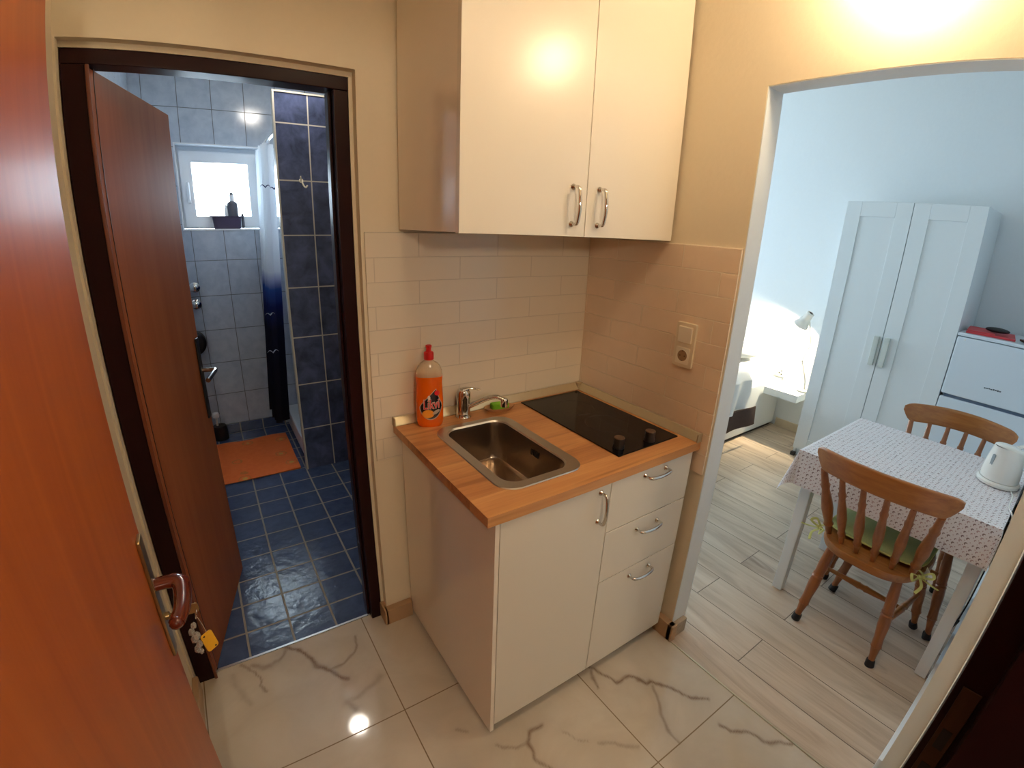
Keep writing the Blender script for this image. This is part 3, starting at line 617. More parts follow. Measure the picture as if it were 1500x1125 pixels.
    m = MB(); m.add([Vector(v) for v in ((-.0265, .011, .0137), (.0265, .011, .0137), (.0265, .063, .0165), (-.0265, .063, .0165), (-.0265, .011, .013), (.0265, .011, .013), (.0265, .063, .013), (-.0265, .063, .013))], [(0, 1, 2, 3), (4, 5, 6, 7), (0, 1, 5, 4), (1, 2, 6, 5), (2, 3, 7, 6), (3, 0, 4, 7)], R); m.build('rocker', M['plastic_white'], s1)
    m = MB(); m.prism(rrect(-.028, .028, -.066, -.008, .003, 3), .0105, .0125, R, bev=.001); s2 = m.build('socket_face', M['plastic_white'], p)
    T = R @ Matrix.Translation((0, -.037, 0))
    MB().lathe([(.0215, .0126), (.0205, .0135), (.0195, .0126)], 32, T, cap=False).build('socket_ring', M['plastic_white'], s2)
    MB().lathe([(.0193, .0127), (.0193, .0129)], 32, T).build('socket_well', plain('socket_well_plastic', S(150, 120, 88), .5), s2)
    m = MB(); m.lathe([(.0028, .0128), (.0028, .0133)], 12, T @ Matrix.Translation((-.0095, 0, 0))); m.lathe([(.0028, .0128), (.0028, .0133)], 12, T @ Matrix.Translation((.0095, 0, 0))); m.box(-.003, .003, .0155, .019, .0128, .0134, M4=T); m.box(-.003, .003, -.019, -.0155, .0128, .0134, M4=T); m.build('contact', M['socket_hole'], s2)
kitchen()

def dish_soap():
    # oval bottle; local x = wide axis
    cx, cy = -.755, -.068
    view = math.atan2(-1.4843 - cy, -1.3818 - cx)           # direction to look at the front of the label
    b = thing('dish_soap_bottle', 'orange dish soap bottle with red cap beside the faucet', 'bottle', (cx, cy, .88), view + PI / 2 + math.radians(4))
    def half(z):                                         # half width, half depth
        P = [(0, .038, .024), (.004, .043, .027), (.02, .047, .0285), (.09, .0475, .0285), (.12, .046, .028), (.16, .0445, .027), (.185, .046, .0275), (.2, .0445, .0265), (.215, .039, .0245), (.228, .028, .021), (.236, .016, .0155), (.24, .0125, .0125), (.246, .0125, .0125)]
        for i in range(len(P) - 1):
            if P[i][0] <= z <= P[i + 1][0]:
                t = (z - P[i][0]) / (P[i + 1][0] - P[i][0]); return P[i][1] * (1 - t) + P[i + 1][1] * t, P[i][2] * (1 - t) + P[i + 1][2] * t
        return P[-1][1:]
    def body(z0, z1, inset, steps=26):
        vs = []; fs = []; n = 36
        for i in range(steps + 1):
            z = z0 + (z1 - z0) * i / steps; a, d = half(z); a -= inset; d -= inset
            for k in range(n):
                t = 2 * PI * k / n; c, s = math.cos(t), math.sin(t); q = (abs(c) ** 2.6 + abs(s) ** 2.6) ** (-1 / 2.6); vs.append((a * c * q, d * s * q, z))
        for i in range(steps):
            for k in range(n): fs.append((i * n + k, i * n + (k + 1) % n, (i + 1) * n + (k + 1) % n, (i + 1) * n + k))
        fs += [tuple(range(n))[::-1], tuple(steps * n + k for k in range(n))]; return MB().add(vs, fs)
    body(.182, .246, 0).build('clear_top', M['clear'], b)
    body(.0005, .1815, 0).build('liquid', M['orange_liquid'], b)
    c = MB().lathe([(.0165, .240), (.0172, .242), (.0172, .262), (.0150, .266), (.0095, .268), (.0085, .272), (.0085, .280), (.0105, .282), (.0105, .288), (.0075, .290)], 26).build('cap', M['red_cap'], b)
    def conf(u, z, off):                                 # wrap on to the front (-y) face
        a, d = half(max(.001, z)); q = min(.999, abs(u) / a); return (u, -d * (1 - q ** 2.6) ** (1 / 2.6) - off, z)
    # teardrop outline, tip up and right
    pts = []
    for k in range(40):
        t = k / 40 * 2 * PI; r = 1.0
        x = .040 * math.sin(t); z = -.043 * math.cos(t)
        tt = (z + .043) / .086; x = x * (1 - max(0, tt - .45) / .55 * .86) + max(0, tt - .3) ** 1.5 * .034
        pts.append((x + .001, z * 1.32 + .086))
    def patch(poly, off, mat, name, par, sc=1.0, dx=0, dz=0):
        cxm = sum(p[0] for p in poly) / len(poly); czm = sum(p[1] for p in poly) / len(poly); vs = []; fs = []; R = 6; n = len(poly)
        for r in range(R + 1):
            for (x, z) in poly:
                f = sc * r / R; vs.append(conf(min(.0405, cxm + (x - cxm) * f + dx), czm + (z - czm) * f + dz, off))
        for r in range(R):
            for k in range(n): fs.append((r * n + k, r * n + (k + 1) % n, (r + 1) * n + (k + 1) % n, (r + 1) * n + k))
        return MB().add(vs, fs).build(name, mat, par)
    lb = patch(pts, .0006, M['label_silver'], 'label', b, 1.0)
    patch(pts, .0010, M['label_dark'], 'label_field', lb, .93)
    circ = [(.004 + math.cos(2 * PI * i / 24), math.sin(2 * PI * i / 24)) for i in range(24)]
    patch([(-.008 + .021 * (x - .004), .052 + .015 * z) for x, z in circ], .0014, M['label_orange'], 'label_orange_slice', lb)
    patch([(.02 + .013 * (x - .004), .058 + .007 * z + .006 * x) for x, z in circ], .0014, M['label_silver'], 'label_plate', lb)
    patch([(.024 + .009 * (x - .004), .127 + .009 * z) for x, z in circ], .0014, M['label_red'], 'label_badge', lb)
    patch([(-.004 + .005 * (x - .004), .111 + .008 * z) for x, z in circ], .0014, M['label_white'], 'label_glint', lb)
    vs, fs = text_mesh('Likvi', .040)
    for nm, mat, off, gr in (('label_lettering_outline', M['label_white'], .0018, 1), ('label_lettering', M['label_red'], .0024, 0)):
        m = MB()
        for ox, oz in (((.0012, 0), (-.0012, 0), (0, .0012), (0, -.0012), (.0009, .0009), (-.0009, -.0009), (.0009, -.0009), (-.0009, .0009)) if gr else ((0, 0), (.0004, 0))):
            m.add([conf(max(-.04, min(.0405, v.x * .78 + .004 + ox)), v.y * 1.25 + .086 + oz + v.x * .05, off + ox * .01) for v in vs], fs)
        m.build(nm, mat, lb)
    # soap dish and sponge
    d = MB(); L = []
    n = 36
    prof = [(.62, .0005), (.75, .001), (.92, .010), (1.0, .0155), (.97, .0155), (.88, .010), (.7, .004), (.05, .004)]
    d.lathe([(r * .064, z) for r, z in prof], n, None, 1, .5); o = d.build('soap_dish', M['dish'], None, (-.464, -.0655, .88)); o.rotation_euler = (0, 0, -.12)
    tag(o, 'small peach oval soap dish behind the faucet spout', 'soap dish')
    m = MB(); m.box(-.034, .034, -.0165, .0165, 0, .024, bev=.005, seg=3); o = m.build('sponge', M['sponge'], None, (-.461, -.063, .8846)); o.rotation_euler = (0, 0, -.15)
    tag(o, 'bright green sponge lying in the soap dish', 'sponge')
dish_soap()

# ------------------------------------------------------------------ bathroom
def bathroom():
    w = thing('window_1', 'white two-sash bathroom window half behind the shower curtain', 'window', (-1.2, 2.46, 1.52), kind='structure')
    def fr(m, x0, x1, z0, z1, t, y0, y1, bev=.004):
        m.box(x0, x0 + t, y0, y1, z0, z1); m.box(x1 - t, x1, y0, y1, z0, z1); m.box(x0 + t, x1 - t, y0, y1, z1 - t, z1); m.box(x0 + t, x1 - t, y0, y1, z0, z0 + t)
    m = MB(); fr(m, -.279, .791, .0, .543, .03, .0, .07); m.box(.228, .262, .0, .07, .03, .513); m.build('window_frame', M['pvc'], w)
    m = MB(); fr(m, -.264, .236, .012, .512, .072, -.018, .05, .008); s = m.build('sash', M['pvc'], w)
    MB().box(-.195, .166, .012, .016, .08, .446).build('pane', M['glass'], s)
    m = MB(); m.box(-.236, -.216, -.030, -.018, .17, .30, bev=.004); m.box(-.233, -.219, -.05, -.038, .19, .31, bev=.004); m.box(-.231, -.221, -.04, -.028, .20, .215); m.build('window_handle', M['pvc'], s)
    m = MB(); fr(m, .252, .776, .012, .512, .072, -.018, .05, .008); s = m.build('sash', M['pvc'], w)
    MB().box(.323, .705, .012, .016, .08, .446).build('pane', M['glass'], s)
    # basket with bottles on the sill
    b = thing('basket', 'dark purple plastic basket on the bathroom window sill', 'basket', (-1.205, 2.405, 1.5185))
    m = MB(); bw, bd, h = .094, .034, .078
    L = [[(x * .9, y * .9, 0) for x, y in rrect(-bw, bw, -bd, bd, .012, 4)], [(x, y, h) for x, y in rrect(-bw, bw, -bd, bd, .014, 4)], [(x * 1.14, y * 1.2, h + .002) for x, y in rrect(-bw, bw, -bd, bd, .014, 4)], [(x * 1.14, y * 1.2, h + .008) for x, y in rrect(-bw, bw, -bd, bd, .014, 4)], [(x * .96, y * .93, h + .008) for x, y in rrect(-bw, bw, -bd, bd, .014, 4)], [(x * .86, y * .86, .004) for x, y in rrect(-bw, bw, -bd, bd, .014, 4)]]
    n = len(L[0]); m.add(sum(L, []), [(i * n + k, i * n + (k + 1) % n, (i + 1) * n + (k + 1) % n, (i + 1) * n + k) for i in range(5) for k in range(n)] + [tuple(range(n)), tuple(5 * n + k for k in range(n))]); m.build('body', M['basket'], b)
    m = MB()
    for i in range(13):
        x = -.096 + i * .0085; m.tube([(x, .034, h + .008), (x + .006, .034, h + .03)], .0014, 6); m.tube([(x + .006, .034, h + .008), (x, .034, h + .03)], .0014, 6)
    m.tube([(-.1, .034, h + .031), (.02, .034, h + .031)], .003, 6); m.build('lattice_rim', M['basket'], b)
    o = MB().lathe([(.030, 0), (.034, .004), (.035, .158), (.032, .17), (.020, .178), (.014, .18)], 24, None, 1, .62).build('shampoo_bottle', M['bottle_grey'], None, (-1.16, 2.403, 1.526))
    tag(o, 'dark grey bottle standing tall in the window sill basket', 'bottle', 'bottles in the sill basket')
    MB().lathe([(.015, .1802), (.016, .182), (.016, .220), (.014, .224)], 16).build('cap', M['bottle_white'], o)
    MB().lathe([(.012, .2242), (.0135, .226), (.0135, .234), (.011, .236)], 16).build('cap_top', M['bottle_grey'], o)
    o = MB().lathe([(.010, 0), (.0125, .004), (.012, .12), (.008, .148), (.006, .158)], 18).build('lotion_tube', M['bottle_white'], None, (-1.202, 2.405, 1.5235))
    tag(o, 'slim pale tube in the basket left of the grey bottle', 'tube', 'bottles in the sill basket')
    o = MB().lathe([(.007, 0), (.009, .004), (.009, .085), (.006, .095), (.005, .1)], 18).build('cream_bottle', M['bottle_grey'], None, (-1.101, 2.39, 1.5235))
    tag(o, 'short dark bottle at the right end of the sill basket', 'bottle', 'bottles in the sill basket')
    # shower curtain on its rod
    r = MB(); r.tube([(-.948, 1.531, 2.06), (-.948, 2.358, 2.06)], .009, 12); rod = r.build('curtain_rod', M['alu']); tag(rod, 'white rod carrying the shower curtain beside the window', 'rod')
    c = thing('shower_curtain', 'white to navy shower curtain with printed birds', 'curtain', (0, 0, 0))
    def cf(u, v):
        spread = 1 - .1 * (1 - v); y = 2.335 - u * (.36 + .03 * v)
        amp = .032 + .016 * (1 - v); ph = u * 2 * PI * 6; x = -.952 - .078 * (1 - v) ** 1.5 + amp * math.sin(ph) + .008 * math.sin(ph * 2.3 + 1)
        return (x, y, .16 + v * 1.885)
    MB().grid(120, 30, cf).build('fabric', M['curtain'], c, ang=80)
    def bird(x0, y, z, s, mat):
        m = MB(); pth = []
        for k in range(13):
            t = -1 + k / 6; yy = y + t * s; zz = z + s * .45 * (abs(math.sin(t * PI * .75)) - .5 * abs(t))
            pth.append((x0 + t * s * .62, y + t * s * .1, zz))
        m.tube(pth, .004, 6, rs=[.0012 + .0045 * math.sin(PI * min(1, k / 12)) for k in range(13)], flat=.6); m.build('printed_bird', mat, c)
    bird(-.985, 1.93, 1.775, .05, M['bird_dark']); bird(-.935, 1.915, 1.765, .04, M['bird_dark']); bird(-1.04, 1.93, .70, .06, M['bird_light']); bird(-1.03, 1.93, .96, .05, M['bird_light'])
    for i in range(9):
        y = 2.32 - i * .042; m = MB(); m.tube([(-.948 + .014 * math.cos(a), y, 2.055 + .016 * math.sin(a)) for a in [2 * PI * k / 14 for k in range(14)]], .0018, 6, closed=True)
        m.build('curtain_ring', M['pvc'], c)
    # shower tray
    t = thing('shower_tray', 'white shower tray behind the navy partition', 'shower tray', (-.5, 1.97, 0))
    m = MB(); m.box(-.455, .495, -.385, .385, .02, .15, bev=.012, seg=3); m.build('tray', M['pvc'], t)
    MB().box(-.445, .49, -.38, .38, .001, .03).build('tray_base', plain('shaded_skirt', S(58, 40, 36), .6), t)  # dark brown stands for shade below the white tray
    m = MB(); m.lathe([(.03, .1502), (.03, .153), (.012, .154)], 20); m.build('drain', M['chrome'], t)
    # rug, hook, fittings
    m = MB(); m.grid(40, 40, lambda u, v: (-1.66 + .655 * u + .012 * v * 0, 1.505 + .635 * v + .006 * math.sin(u * 9), .009 + .003 * math.sin(u * 14 + v * 9)))
    m.box(-1.658, -1.007, 1.512, 2.136, .001, .006); o = m.build('bath_mat', M['rug']); tag(o, 'orange flowered mat on the blue bathroom floor', 'mat')
    h = MB(); h.lathe([(.012, 0), (.012, .004), (.006, .006)], 16, Matrix.Translation((-.845, 1.4785, 1.79)) @ Matrix.Rotation(PI / 2, 4, 'X'))
    h.tube(smooth_path([(-.845, 1.474, 1.79), (-.845, 1.455, 1.788), (-.845, 1.442, 1.775), (-.838, 1.436, 1.758), (-.828, 1.433, 1.752), (-.82, 1.433, 1.764)], 5), .0045, 10); h.tube(smooth_path([(-.845, 1.474, 1.79), (-.85, 1.455, 1.80), (-.852, 1.448, 1.812)], 5), .004, 10)
    o = h.build('wall_hook', M['plastic_white']); tag(o, 'small white towel hook on the navy tiled partition', 'hook')
    for (x, z), lab in (((-1.467, 1.124), 'upper chrome wall valve on the grey blue tiles'), ((-1.473, 1.005), 'lower chrome wall valve on the grey blue tiles')):
        o = MB().lathe([(.034, 0), (.035, .004), (.026, .010), (.022, .026), (.027, .032), (.027, .05), (.018, .060), (.006, .063)], 24, Matrix.Rotation(PI / 2, 4, 'X')).build('wall_valve', M['chrome'], None, (x, 2.3595, z)); tag(o, lab, 'valve', 'chrome wall valves')
    o = MB().lathe([(.085, 0), (.088, .01), (.088, .07), (.07, .085), (.02, .088)], 28, Matrix.Rotation(PI / 2, 4, 'X')).build('wall_mounted_holder', M['black'], None, (-1.53, 2.3595, .74)); tag(o, 'black rounded holder on the tiles beside the bathroom door', 'holder')
    b = thing('toilet_brush', 'toilet brush with black pot on the floor behind the door', 'toilet brush', (-1.452, 2.262, 0))
    MB().lathe([(.05, .001), (.054, .005), (.05, .09), (.045, .11), (.03, .112)], 24).build('pot', M['black'], b)
    MB().lathe([(.008, .11), (.008, .17), (.022, .178), (.026, .195), (.02, .212), (.008, .216)], 18, Matrix.Translation((-.012, 0, 0))).build('grip', M['bottle_white'], b)
    # ceiling lamp
    l = thing('bathroom_ceiling_lamp', 'round glass bathroom ceiling lamp', 'lamp', (-.9, 1.34, CEIL))
    MB().lathe([(.075, -.018), (.08, -.012), (.08, 0)], 32).build('base', M['pvc'], l)
    MB().lathe([(.02, -.095), (.05, -.085), (.072, -.06), (.078, -.03), (.074, -.018)], 32).build('globe', M['em_bath'], l)
bathroom()

# ------------------------------------------------------------------ bedroom
def bedroom():
    # wardrobe
    w = thing('wardrobe', 'white two-door wardrobe against the far bedroom wall', 'wardrobe', (2.45, -.51, 0))
    def B(m, x0, x1, y0, y1, z0, z1, bev=.0015): return m.box(x0 - 2.45, x1 - 2.45, y0 + .51, y1 + .51, z0, z1, bev=bev)
    m = MB(); B(m, 2.232, 2.7, -.905, -.887, .0, 1.868); B(m, 2.232, 2.7, -.132, -.114, .0, 1.868); B(m, 2.232, 2.7, -.887, -.132, 1.85, 1.868); B(m, 2.232, 2.7, -.887, -.132, .06, .078); B(m, 2.69, 2.7, -.887, -.132, .078, 1.85); B(m, 2.25, 2.262, -.887, -.132, 0, .06); m.build('body', M['furn_white'], w)
    m = MB(); B(m, 2.233, 2.262, -.898, -.886, .0, .03); m.build('foot', M['black'], w)
    m = MB(); B(m, 2.205, 2.236, -.14, -.108, .0, .028); m.build('foot', M['black'], w)
    for y0, y1, hy in ((-.5105, -.1145, -.482), (-.9055, -.5145, -.546)):
        m = MB(); x0, x1 = 2.21, 2.231; f = .094
        B(m, x0, x1, y0, y0 + f, .065, 1.865); B(m, x0, x1, y1 - f, y1, .065, 1.865); B(m, x0, x1, y0 + f, y1 - f, 1.865 - f, 1.865); B(m, x0, x1, y0 + f, y1 - f, .065, .065 + f)
        d = m.build('door', M['furn_white'], w)
        m = MB(); B(m, x0 + .007, x0 + .014, y0 + f - .004, y1 - f + .004, .155, 1.775); m.build('door_panel', M['furn_white'], d)
        m = MB(); B(m, 2.186, 2.2098, hy - .016, hy + .016, .828, 1.024, .003); m.build('handle', plain('pale_handle_lacquer', S(206, 212, 206), .4), d)
    # fridge
    f = thing('fridge', 'white fridge with a freezer door on top beside the wardrobe', 'fridge', (2.45, -1.197, 0))
    def F(m, x0, x1, y0, y1, z0, z1, bev=.004): return m.box(x0 - 2.45, x1 - 2.45, y0 + 1.197, y1 + 1.197, z0, z1, bev=bev)
    m = MB(); F(m, 2.255, 2.69, -1.468, -.915, .02, 1.125); m.build('body', M['fridge'], f)
    m = MB(); F(m, 2.2, 2.6905, -1.47, -.909, 1.1255, 1.146, .006); m.build('top', M['fridge'], f)
    m = MB(); F(m, 2.2, 2.254, -1.468, -.911, .767, 1.123, .010); d = m.build('freezer_door', M['fridge'], f)
    m = MB(); F(m, 2.2, 2.254, -1.468, -.911, .06, .749, .010); m.build('fridge_door', M['fridge'], f)
    m = MB(); F(m, 2.212, 2.252, -1.464, -.93, .748, .768, .002); m.build('grip_recess', M['fridge_gap'], f)
    m = MB(); F(m, 2.28, 2.66, -1.45, -.94, 0, .02, .002); m.build('plinth', M['black'], f)
    # worn, unreadable maker's mark: a row of little raised strokes
    m = MB(); random.seed(3)
    for i in range(8):
        y = -1.118 - i * .0112; hh = .0068 if i not in (4, 6) else .0088; zz = .8565 + .0008 * (i % 3)
        F(m, 2.1988, 2.2002, y - .0095, y, zz, zz + hh, .0005)
    m.build('badge', M['logo'], d)
    m = MB(); m.lathe([(.004, 0), (.003, .002)], 12, Matrix.Translation((2.2 - 2.45, -.955 + 1.197, 1.108)) @ Matrix.Rotation(-PI / 2, 4, 'Y')); m.build('indicator_light', M['plastic_white'], d)
    # things on the fridge
    m = MB(); m.box(-.135, .135, -.125, .125, 0, .012, bev=.002); m.box(-.13, .12, -.02, .12, .0125, .02, bev=.003); o = m.build('folder', M['red_folder'], None, (2.372, -1.052, 1.147)); o.rotation_euler = (0, 0, .12)
    tag(o, 'coral red folder lying on top of the fridge', 'folder')
    m = MB(); m.ball((0, 0, .016), 1, sc=(.035, .065, .0155)); o = m.build('glasses_case', M['black'], None, (2.33, -1.085, 1.168)); tag(o, 'small black case lying on the red folder', 'case')
    m = MB(); m.box(-.06, .06, -.07, .07, 0, .012, bev=.004); m.box(-.055, .05, -.05, .04, .0122, .05, bev=.014, seg=3); o = m.build('wallet', M['leather'], None, (2.34, -1.292, 1.147)); o.rotation_euler = (0, 0, .5)
    tag(o, 'brown leather pouch on the fridge right of the red folder', 'pouch')
    # bed
    b = thing('bed', 'white bed beside the bedside shelf', 'bed', (1.7, 1.1, 0))
    MB().box(-1.0, .98, -.81, .6, .03, .43, bev=.006).build('bed_frame', M['furn_white'], b)
    MB().box(-.98, .96, -.79, .58, 0, .03).build('bed_plinth', M['black'], b)
    m = MB()
    def top(u, v):
        x = -.96 + 1.93 * u; y = -.72 + 1.28 * v; e = min(u, 1 - u) * 1.93; e2 = min(v, 1 - v) * 1.28
        z = .435 + .135 * min(1, e / .06) ** .5 * min(1, e2 / .08) ** .5 + .012 * noise.noise(Vector((x * 5, y * 5, 0))); return (x, y, z)
    m.grid(60, 40, top); m.box(-.96, .96, -.715, .555, .4305, .44); m.build('mattress', M['bedding'], b, ang=60)
    d = thing('blanket', 'white blanket hanging over the side of the bed', 'blanket', (1.96, .28, 0))
    def drape(z0, z1, x0, x1, off, am):
        def fn(u, v):
            x = x0 + (x1 - x0) * u; t = v; s = z1 - (z1 - z0) * t
            ph = u * 13 + 2 * t; y = -off - am * (.4 + t) * (.5 + .5 * math.sin(ph)) - .02 * t * math.sin(u * 5)
            if t < .16: k = t / .16; y = .36 * (1 - k) - off * k; s = z1 + .012 - .012 * k * k
            return (x + .02 * math.sin(t * 4), y, s)
        return fn
    g = MB().grid(50, 40, drape(.31, .585, -.42, .06, .035, .035)); g.build('cloth', M['bedding'], d, ang=70)
    g = MB().grid(50, 16, lambda u, v: (-.44 + .575 * u + .02 * v, -.078 - .012 * (.5 + .5 * math.sin(u * 9)) - .004 * v, .318 - .155 * v + .01 * math.sin(u * 4) + .012 * u)); o = g.build('border', M['runner'], d, (-.005, 0, 0), ang=70); o['label'] = 'dark brown border'
    so = o.modifiers.new('thickness', 'SOLIDIFY'); so.thickness = .008; so.offset = 1
    g = MB(); g.ball((0, 0, .07), 1, sc=(.2, .3, .075), sub=4); o = g.build('pillow', M['bedding'], None, (2.42, .72, .578)); tag(o, 'white pillow at the head of the bed', 'pillow')
    # floating bedside shelf
    o = MB().box(-.18, .18, -.14, .14, -.06, 0, bev=.003).build('bedside_shelf', M['furn_white'], None, (2.529, .137, .42)); tag(o, 'white floating shelf beside the bed under the lamp', 'shelf')
    # desk lamp
    l = thing('desk_lamp', 'lit white desk lamp standing on the bedside shelf', 'lamp', (2.53, .03, .42))
    MB().lathe([(.02, .0005), (.055, .001), (.06, .006), (.058, .014), (.012, .02)], 28).build('base', M['shade'], l)
    m = MB(); m.tube(smooth_path([(0, 0, .015), (.0, .012, .1), (.015, .075, .24)], 5), .006, 10); m.tube([(.015, .075, .24), (.05, .05, .38), (.03, .10, .60)], .006, 10); m.ball((.015, .075, .24), .011, sub=2); m.build('arm', M['shade'], l)
    a = Vector((.03, .105, .60)); dr = Vector((.12, .52, -.85)).normalized(); q = dr.to_track_quat('Z', 'Y').to_matrix().to_4x4()
    T = Matrix.Translation(a) @ q
    m = MB(); m.lathe([(.018, -.03), (.03, -.025), (.034, .02), (.038, .04), (.062, .10), (.060, .10), (.036, .042), (.03, .0), (.005, -.01)], 30, T, cap=False); m.build('lamp_shade', M['shade'], l)
    MB().ball((0, 0, .062), .026, T).build('bulb', M['em_bulb'], l)
    # outlet above the shelf
    p = thing('bedside_outlet', 'white double outlet on the wall above the bedside shelf', 'outlet', (2.71, .33, .475))
    R = Matrix(((0, 0, -1, 0), (1, 0, 0, 0), (0, 1, 0, 0), (0, 0, 0, 1)))
    MB().prism(rrect(-.04, .04, -.04, .04, .006, 4), 0, .009, R, bev=.002).build('plate', M['plastic_white'], p)
    m = MB()
    for x, y in ((-.012, .016), (.006, -.004), (-.014, -.014)): m.lathe([(.006, .0092), (.006, .0102)], 14, R @ Matrix.Translation((x, y, 0)))
    m.build('socket_hole', M['black'], p)
    # bedroom window
    w = thing('window_2', 'large white bedroom window', 'window', (1.4, 3.05, .9), kind='structure')
    m = MB()
    for x0, x1 in ((-.575, -.52), (.52, .575), (-.03, .03)): m.box(x0, x1, -.03, .03, 0, 1.2)
    for x0, x1 in ((-.52, -.03), (.03, .52)): m.box(x0, x1, -.03, .03, 0, .055); m.box(x0, x1, -.03, .03, 1.145, 1.2)
    m.build('window_frame', M['pvc'], w)
    for x0, x1 in ((-.52, -.03), (.03, .52)): MB().box(x0, x1, -.003, .003, .055, 1.145).build('pane', M['glass'], w)
bedroom()

def table_set():
    # table
    t = thing('dining_table', 'small white dining table under the patterned cloth', 'table', (.94, -1.12, 0))
    MB().box(-.335, .335, -.345, .347, .707, .735, bev=.003).build('tabletop', M['furn_white'], t)
    m = MB(); m.box(-.27, .27, .30, .32, .63, .7065); m.box(-.27, .27, -.32, -.30, .63, .7065); m.box(-.27, -.25, -.3, .3, .63, .7065); m.box(.25, .27, -.3, .3, .63, .7065); m.build('apron', M['furn_white'], t)
    for x in (-.263, .245):
        for y in (.311, -.322):
            m = MB(); bm = bmesh.new(); bmesh.ops.create_cube(bm, size=1)
            for v in bm.verts:
                s = .0235 if v.co.z > 0 else .0215; v.co = Vector((x + (s if v.co.x > 0 else -s), y + (s if v.co.y > 0 else -s), .7065 if v.co.z > 0 else .001))
            bmesh.ops.bevel(bm, geom=bm.edges[:], offset=.002, segments=2, affect='EDGES'); m.bm(bm); m.build('leg', M['furn_white'], t)
    # tablecloth
    hx0, hx1, hy0, hy1 = -.341, .341, -.351, .353; D = .165; DR = .15
    nx, ny = 110, 110; uvs = []
    m = MB()
    def cl(u, v):
        X = hx0 - D + (hx1 - hx0 + D + .03) * u; Y = hy0 - DR + (hy1 - hy0 + DR + D) * v
        ex = min(0, X - hx0) + max(0, X - hx1); ey = min(0, Y - hy0) + max(0, Y - hy1)
        bx, by = min(max(X, hx0), hx1), min(max(Y, hy0), hy1); uvs.append((X, Y))
        t_ = math.hypot(ex, ey) if (ex and ey) else abs(ex) + abs(ey)
        if t_ == 0: return (X, Y, .7385 + .0008 * noise.noise(Vector((X * 9, Y * 9, 2))))
        th = math.atan2(abs(ey), abs(ex)); cor = math.sin(2 * th) if (ex and ey) else 0
        drop = min(t_, .165) if not cor else t_ * (1 - .13 * cor)
        out = .004 + .02 * t_ * (1 + math.sin(bx * 31 + by * 27)) * .5 + cor * t_ * .24
        dx, dy = (ex / t_, ey / t_)
        y = by + dy * out
        if by + dy * out < hy0 - .006: y = max(hy0 - .009, y)
        z = .7385 - max(0, drop - .004) + (.004 if drop < .004 else 0) * 0
        return (bx + dx * out, y, z)
    m.grid(nx, ny, cl); o = m.build('tablecloth', M['cloth'], None, (.94, -1.12, 0), ang=50)
    tag(o, 'white oilcloth with small grey crescents draped over the table', 'tablecloth')
    ul = o.data.uv_layers.new(name='UVMap')
    for lp in o.data.loops: ul.data[lp.index].uv = uvs[lp.vertex_index]
    # chair: front faces +x, origin between the feet
    c = thing('chair', 'honey pine spindle-back chair with green cushion in front of the table', 'chair', (.70, -1.123, 0), 0, 'pine spindle-back chairs at the table')
    poly = []
    for k in range(48):
        a = 2 * PI * k / 48; ca, sa = math.cos(a), math.sin(a)
        x = .205 * (abs(ca) ** .8) * (1 if ca > 0 else -1); y = (.195 + .018 * ca) * (abs(sa) ** .62) * (1 if sa > 0 else -1); poly.append((x, y))
    MB().prism(poly, .408, .445, bev=.009).build('seat', M['chair'], c)
    lp = [(0, .0125), (.09, .0135), (.19, .0185), (.195, .0215), (.215, .0195), (.3, .0185), (.45, .0225), (.55, .0215), (.565, .0235), (.58, .020), (.6, .0225), (.62, .0195), (.75, .0205), (1, .016)]
    for fx, fy, tx, ty in ((-.158, .158, -.115, .125), (-.158, -.158, -.115, -.125), (.235, .205, .145, .15), (.235, -.205, .145, -.15)):
        L = MB().rod((fx, fy, .022), (tx, ty, .41), lp).build('leg', M['chair_v'], c)
        dv = Vector((tx - fx, ty - fy, .4)).normalized()
        MB().rod((fx - dv.x * .02, fy - dv.y * .02, .001), Vector((fx, fy, .0)) + dv * .034, [(0, .0165), (.12, .0185), (.8, .017), (1, .0155)]).build('rubber_foot', M['rubber'], L)
    sp = [(0, .008), (.2, .010), (.42, .0135), (.46, .0155), (.48, .0125), (.52, .0125), (.54, .0155), (.58, .0135), (.8, .010), (1, .008)]
    def along(fx, fy, tx, ty, z): t_ = (z - .022) / .388; return Vector((fx + (tx - fx) * t_, fy + (ty - fy) * t_, z))
    for sg in (1, -1):
        MB().rod(along(-.158, sg * .158, -.115, sg * .125, .20), along(.235, sg * .205, .145, sg * .15, .20), sp).build('stretcher', M['chair'], c)
    MB().rod((.02, .163, .20), (.02, -.163, .20), sp).build('stretcher', M['chair'], c)
    # crest rail
    def crest(u, v):
        t_ = -1 + 2 * u; y = .236 * t_; bow = -.335 + .07 * t_ * t_
        e = max(0, (abs(t_) - .82) / .18); zt = .853 + .012 * (1 - t_ * t_) - .012 * e ** 3; zb = .764 + .010 * (1 - t_ * t_) + .056 * e ** 1.6
        a = v * 2 * PI; cz = (zt + zb) / 2; h = (zt - zb) / 2; se = lambda q, p: abs(q) ** p * (1 if q > 0 else -1)
        hz = h * se(math.sin(a), .35); th = .0115 * (1 - .35 * e); xx = th * se(math.cos(a), .6)
        return (bow + xx - .18 * hz, y, cz + hz)
    m = MB(); m.grid(40, 24, crest); n = 41
    m.f += [tuple(j * n for j in range(24)), tuple(j * n + 40 for j in range(24))]; m.mi += [0, 0]
    m.build('crest_rail', M['chair'], c)
    spd = [(0, .0085), (.06, .0105), (.14, .0125), (.17, .016), (.2, .0125), (.24, .0135), (.42, .0185), (.55, .0165), (.72, .0115), (.78, .0145), (.8, .0115), (1, .0095)]
    pst = [(t_, r * 1.22) for t_, r in spd]
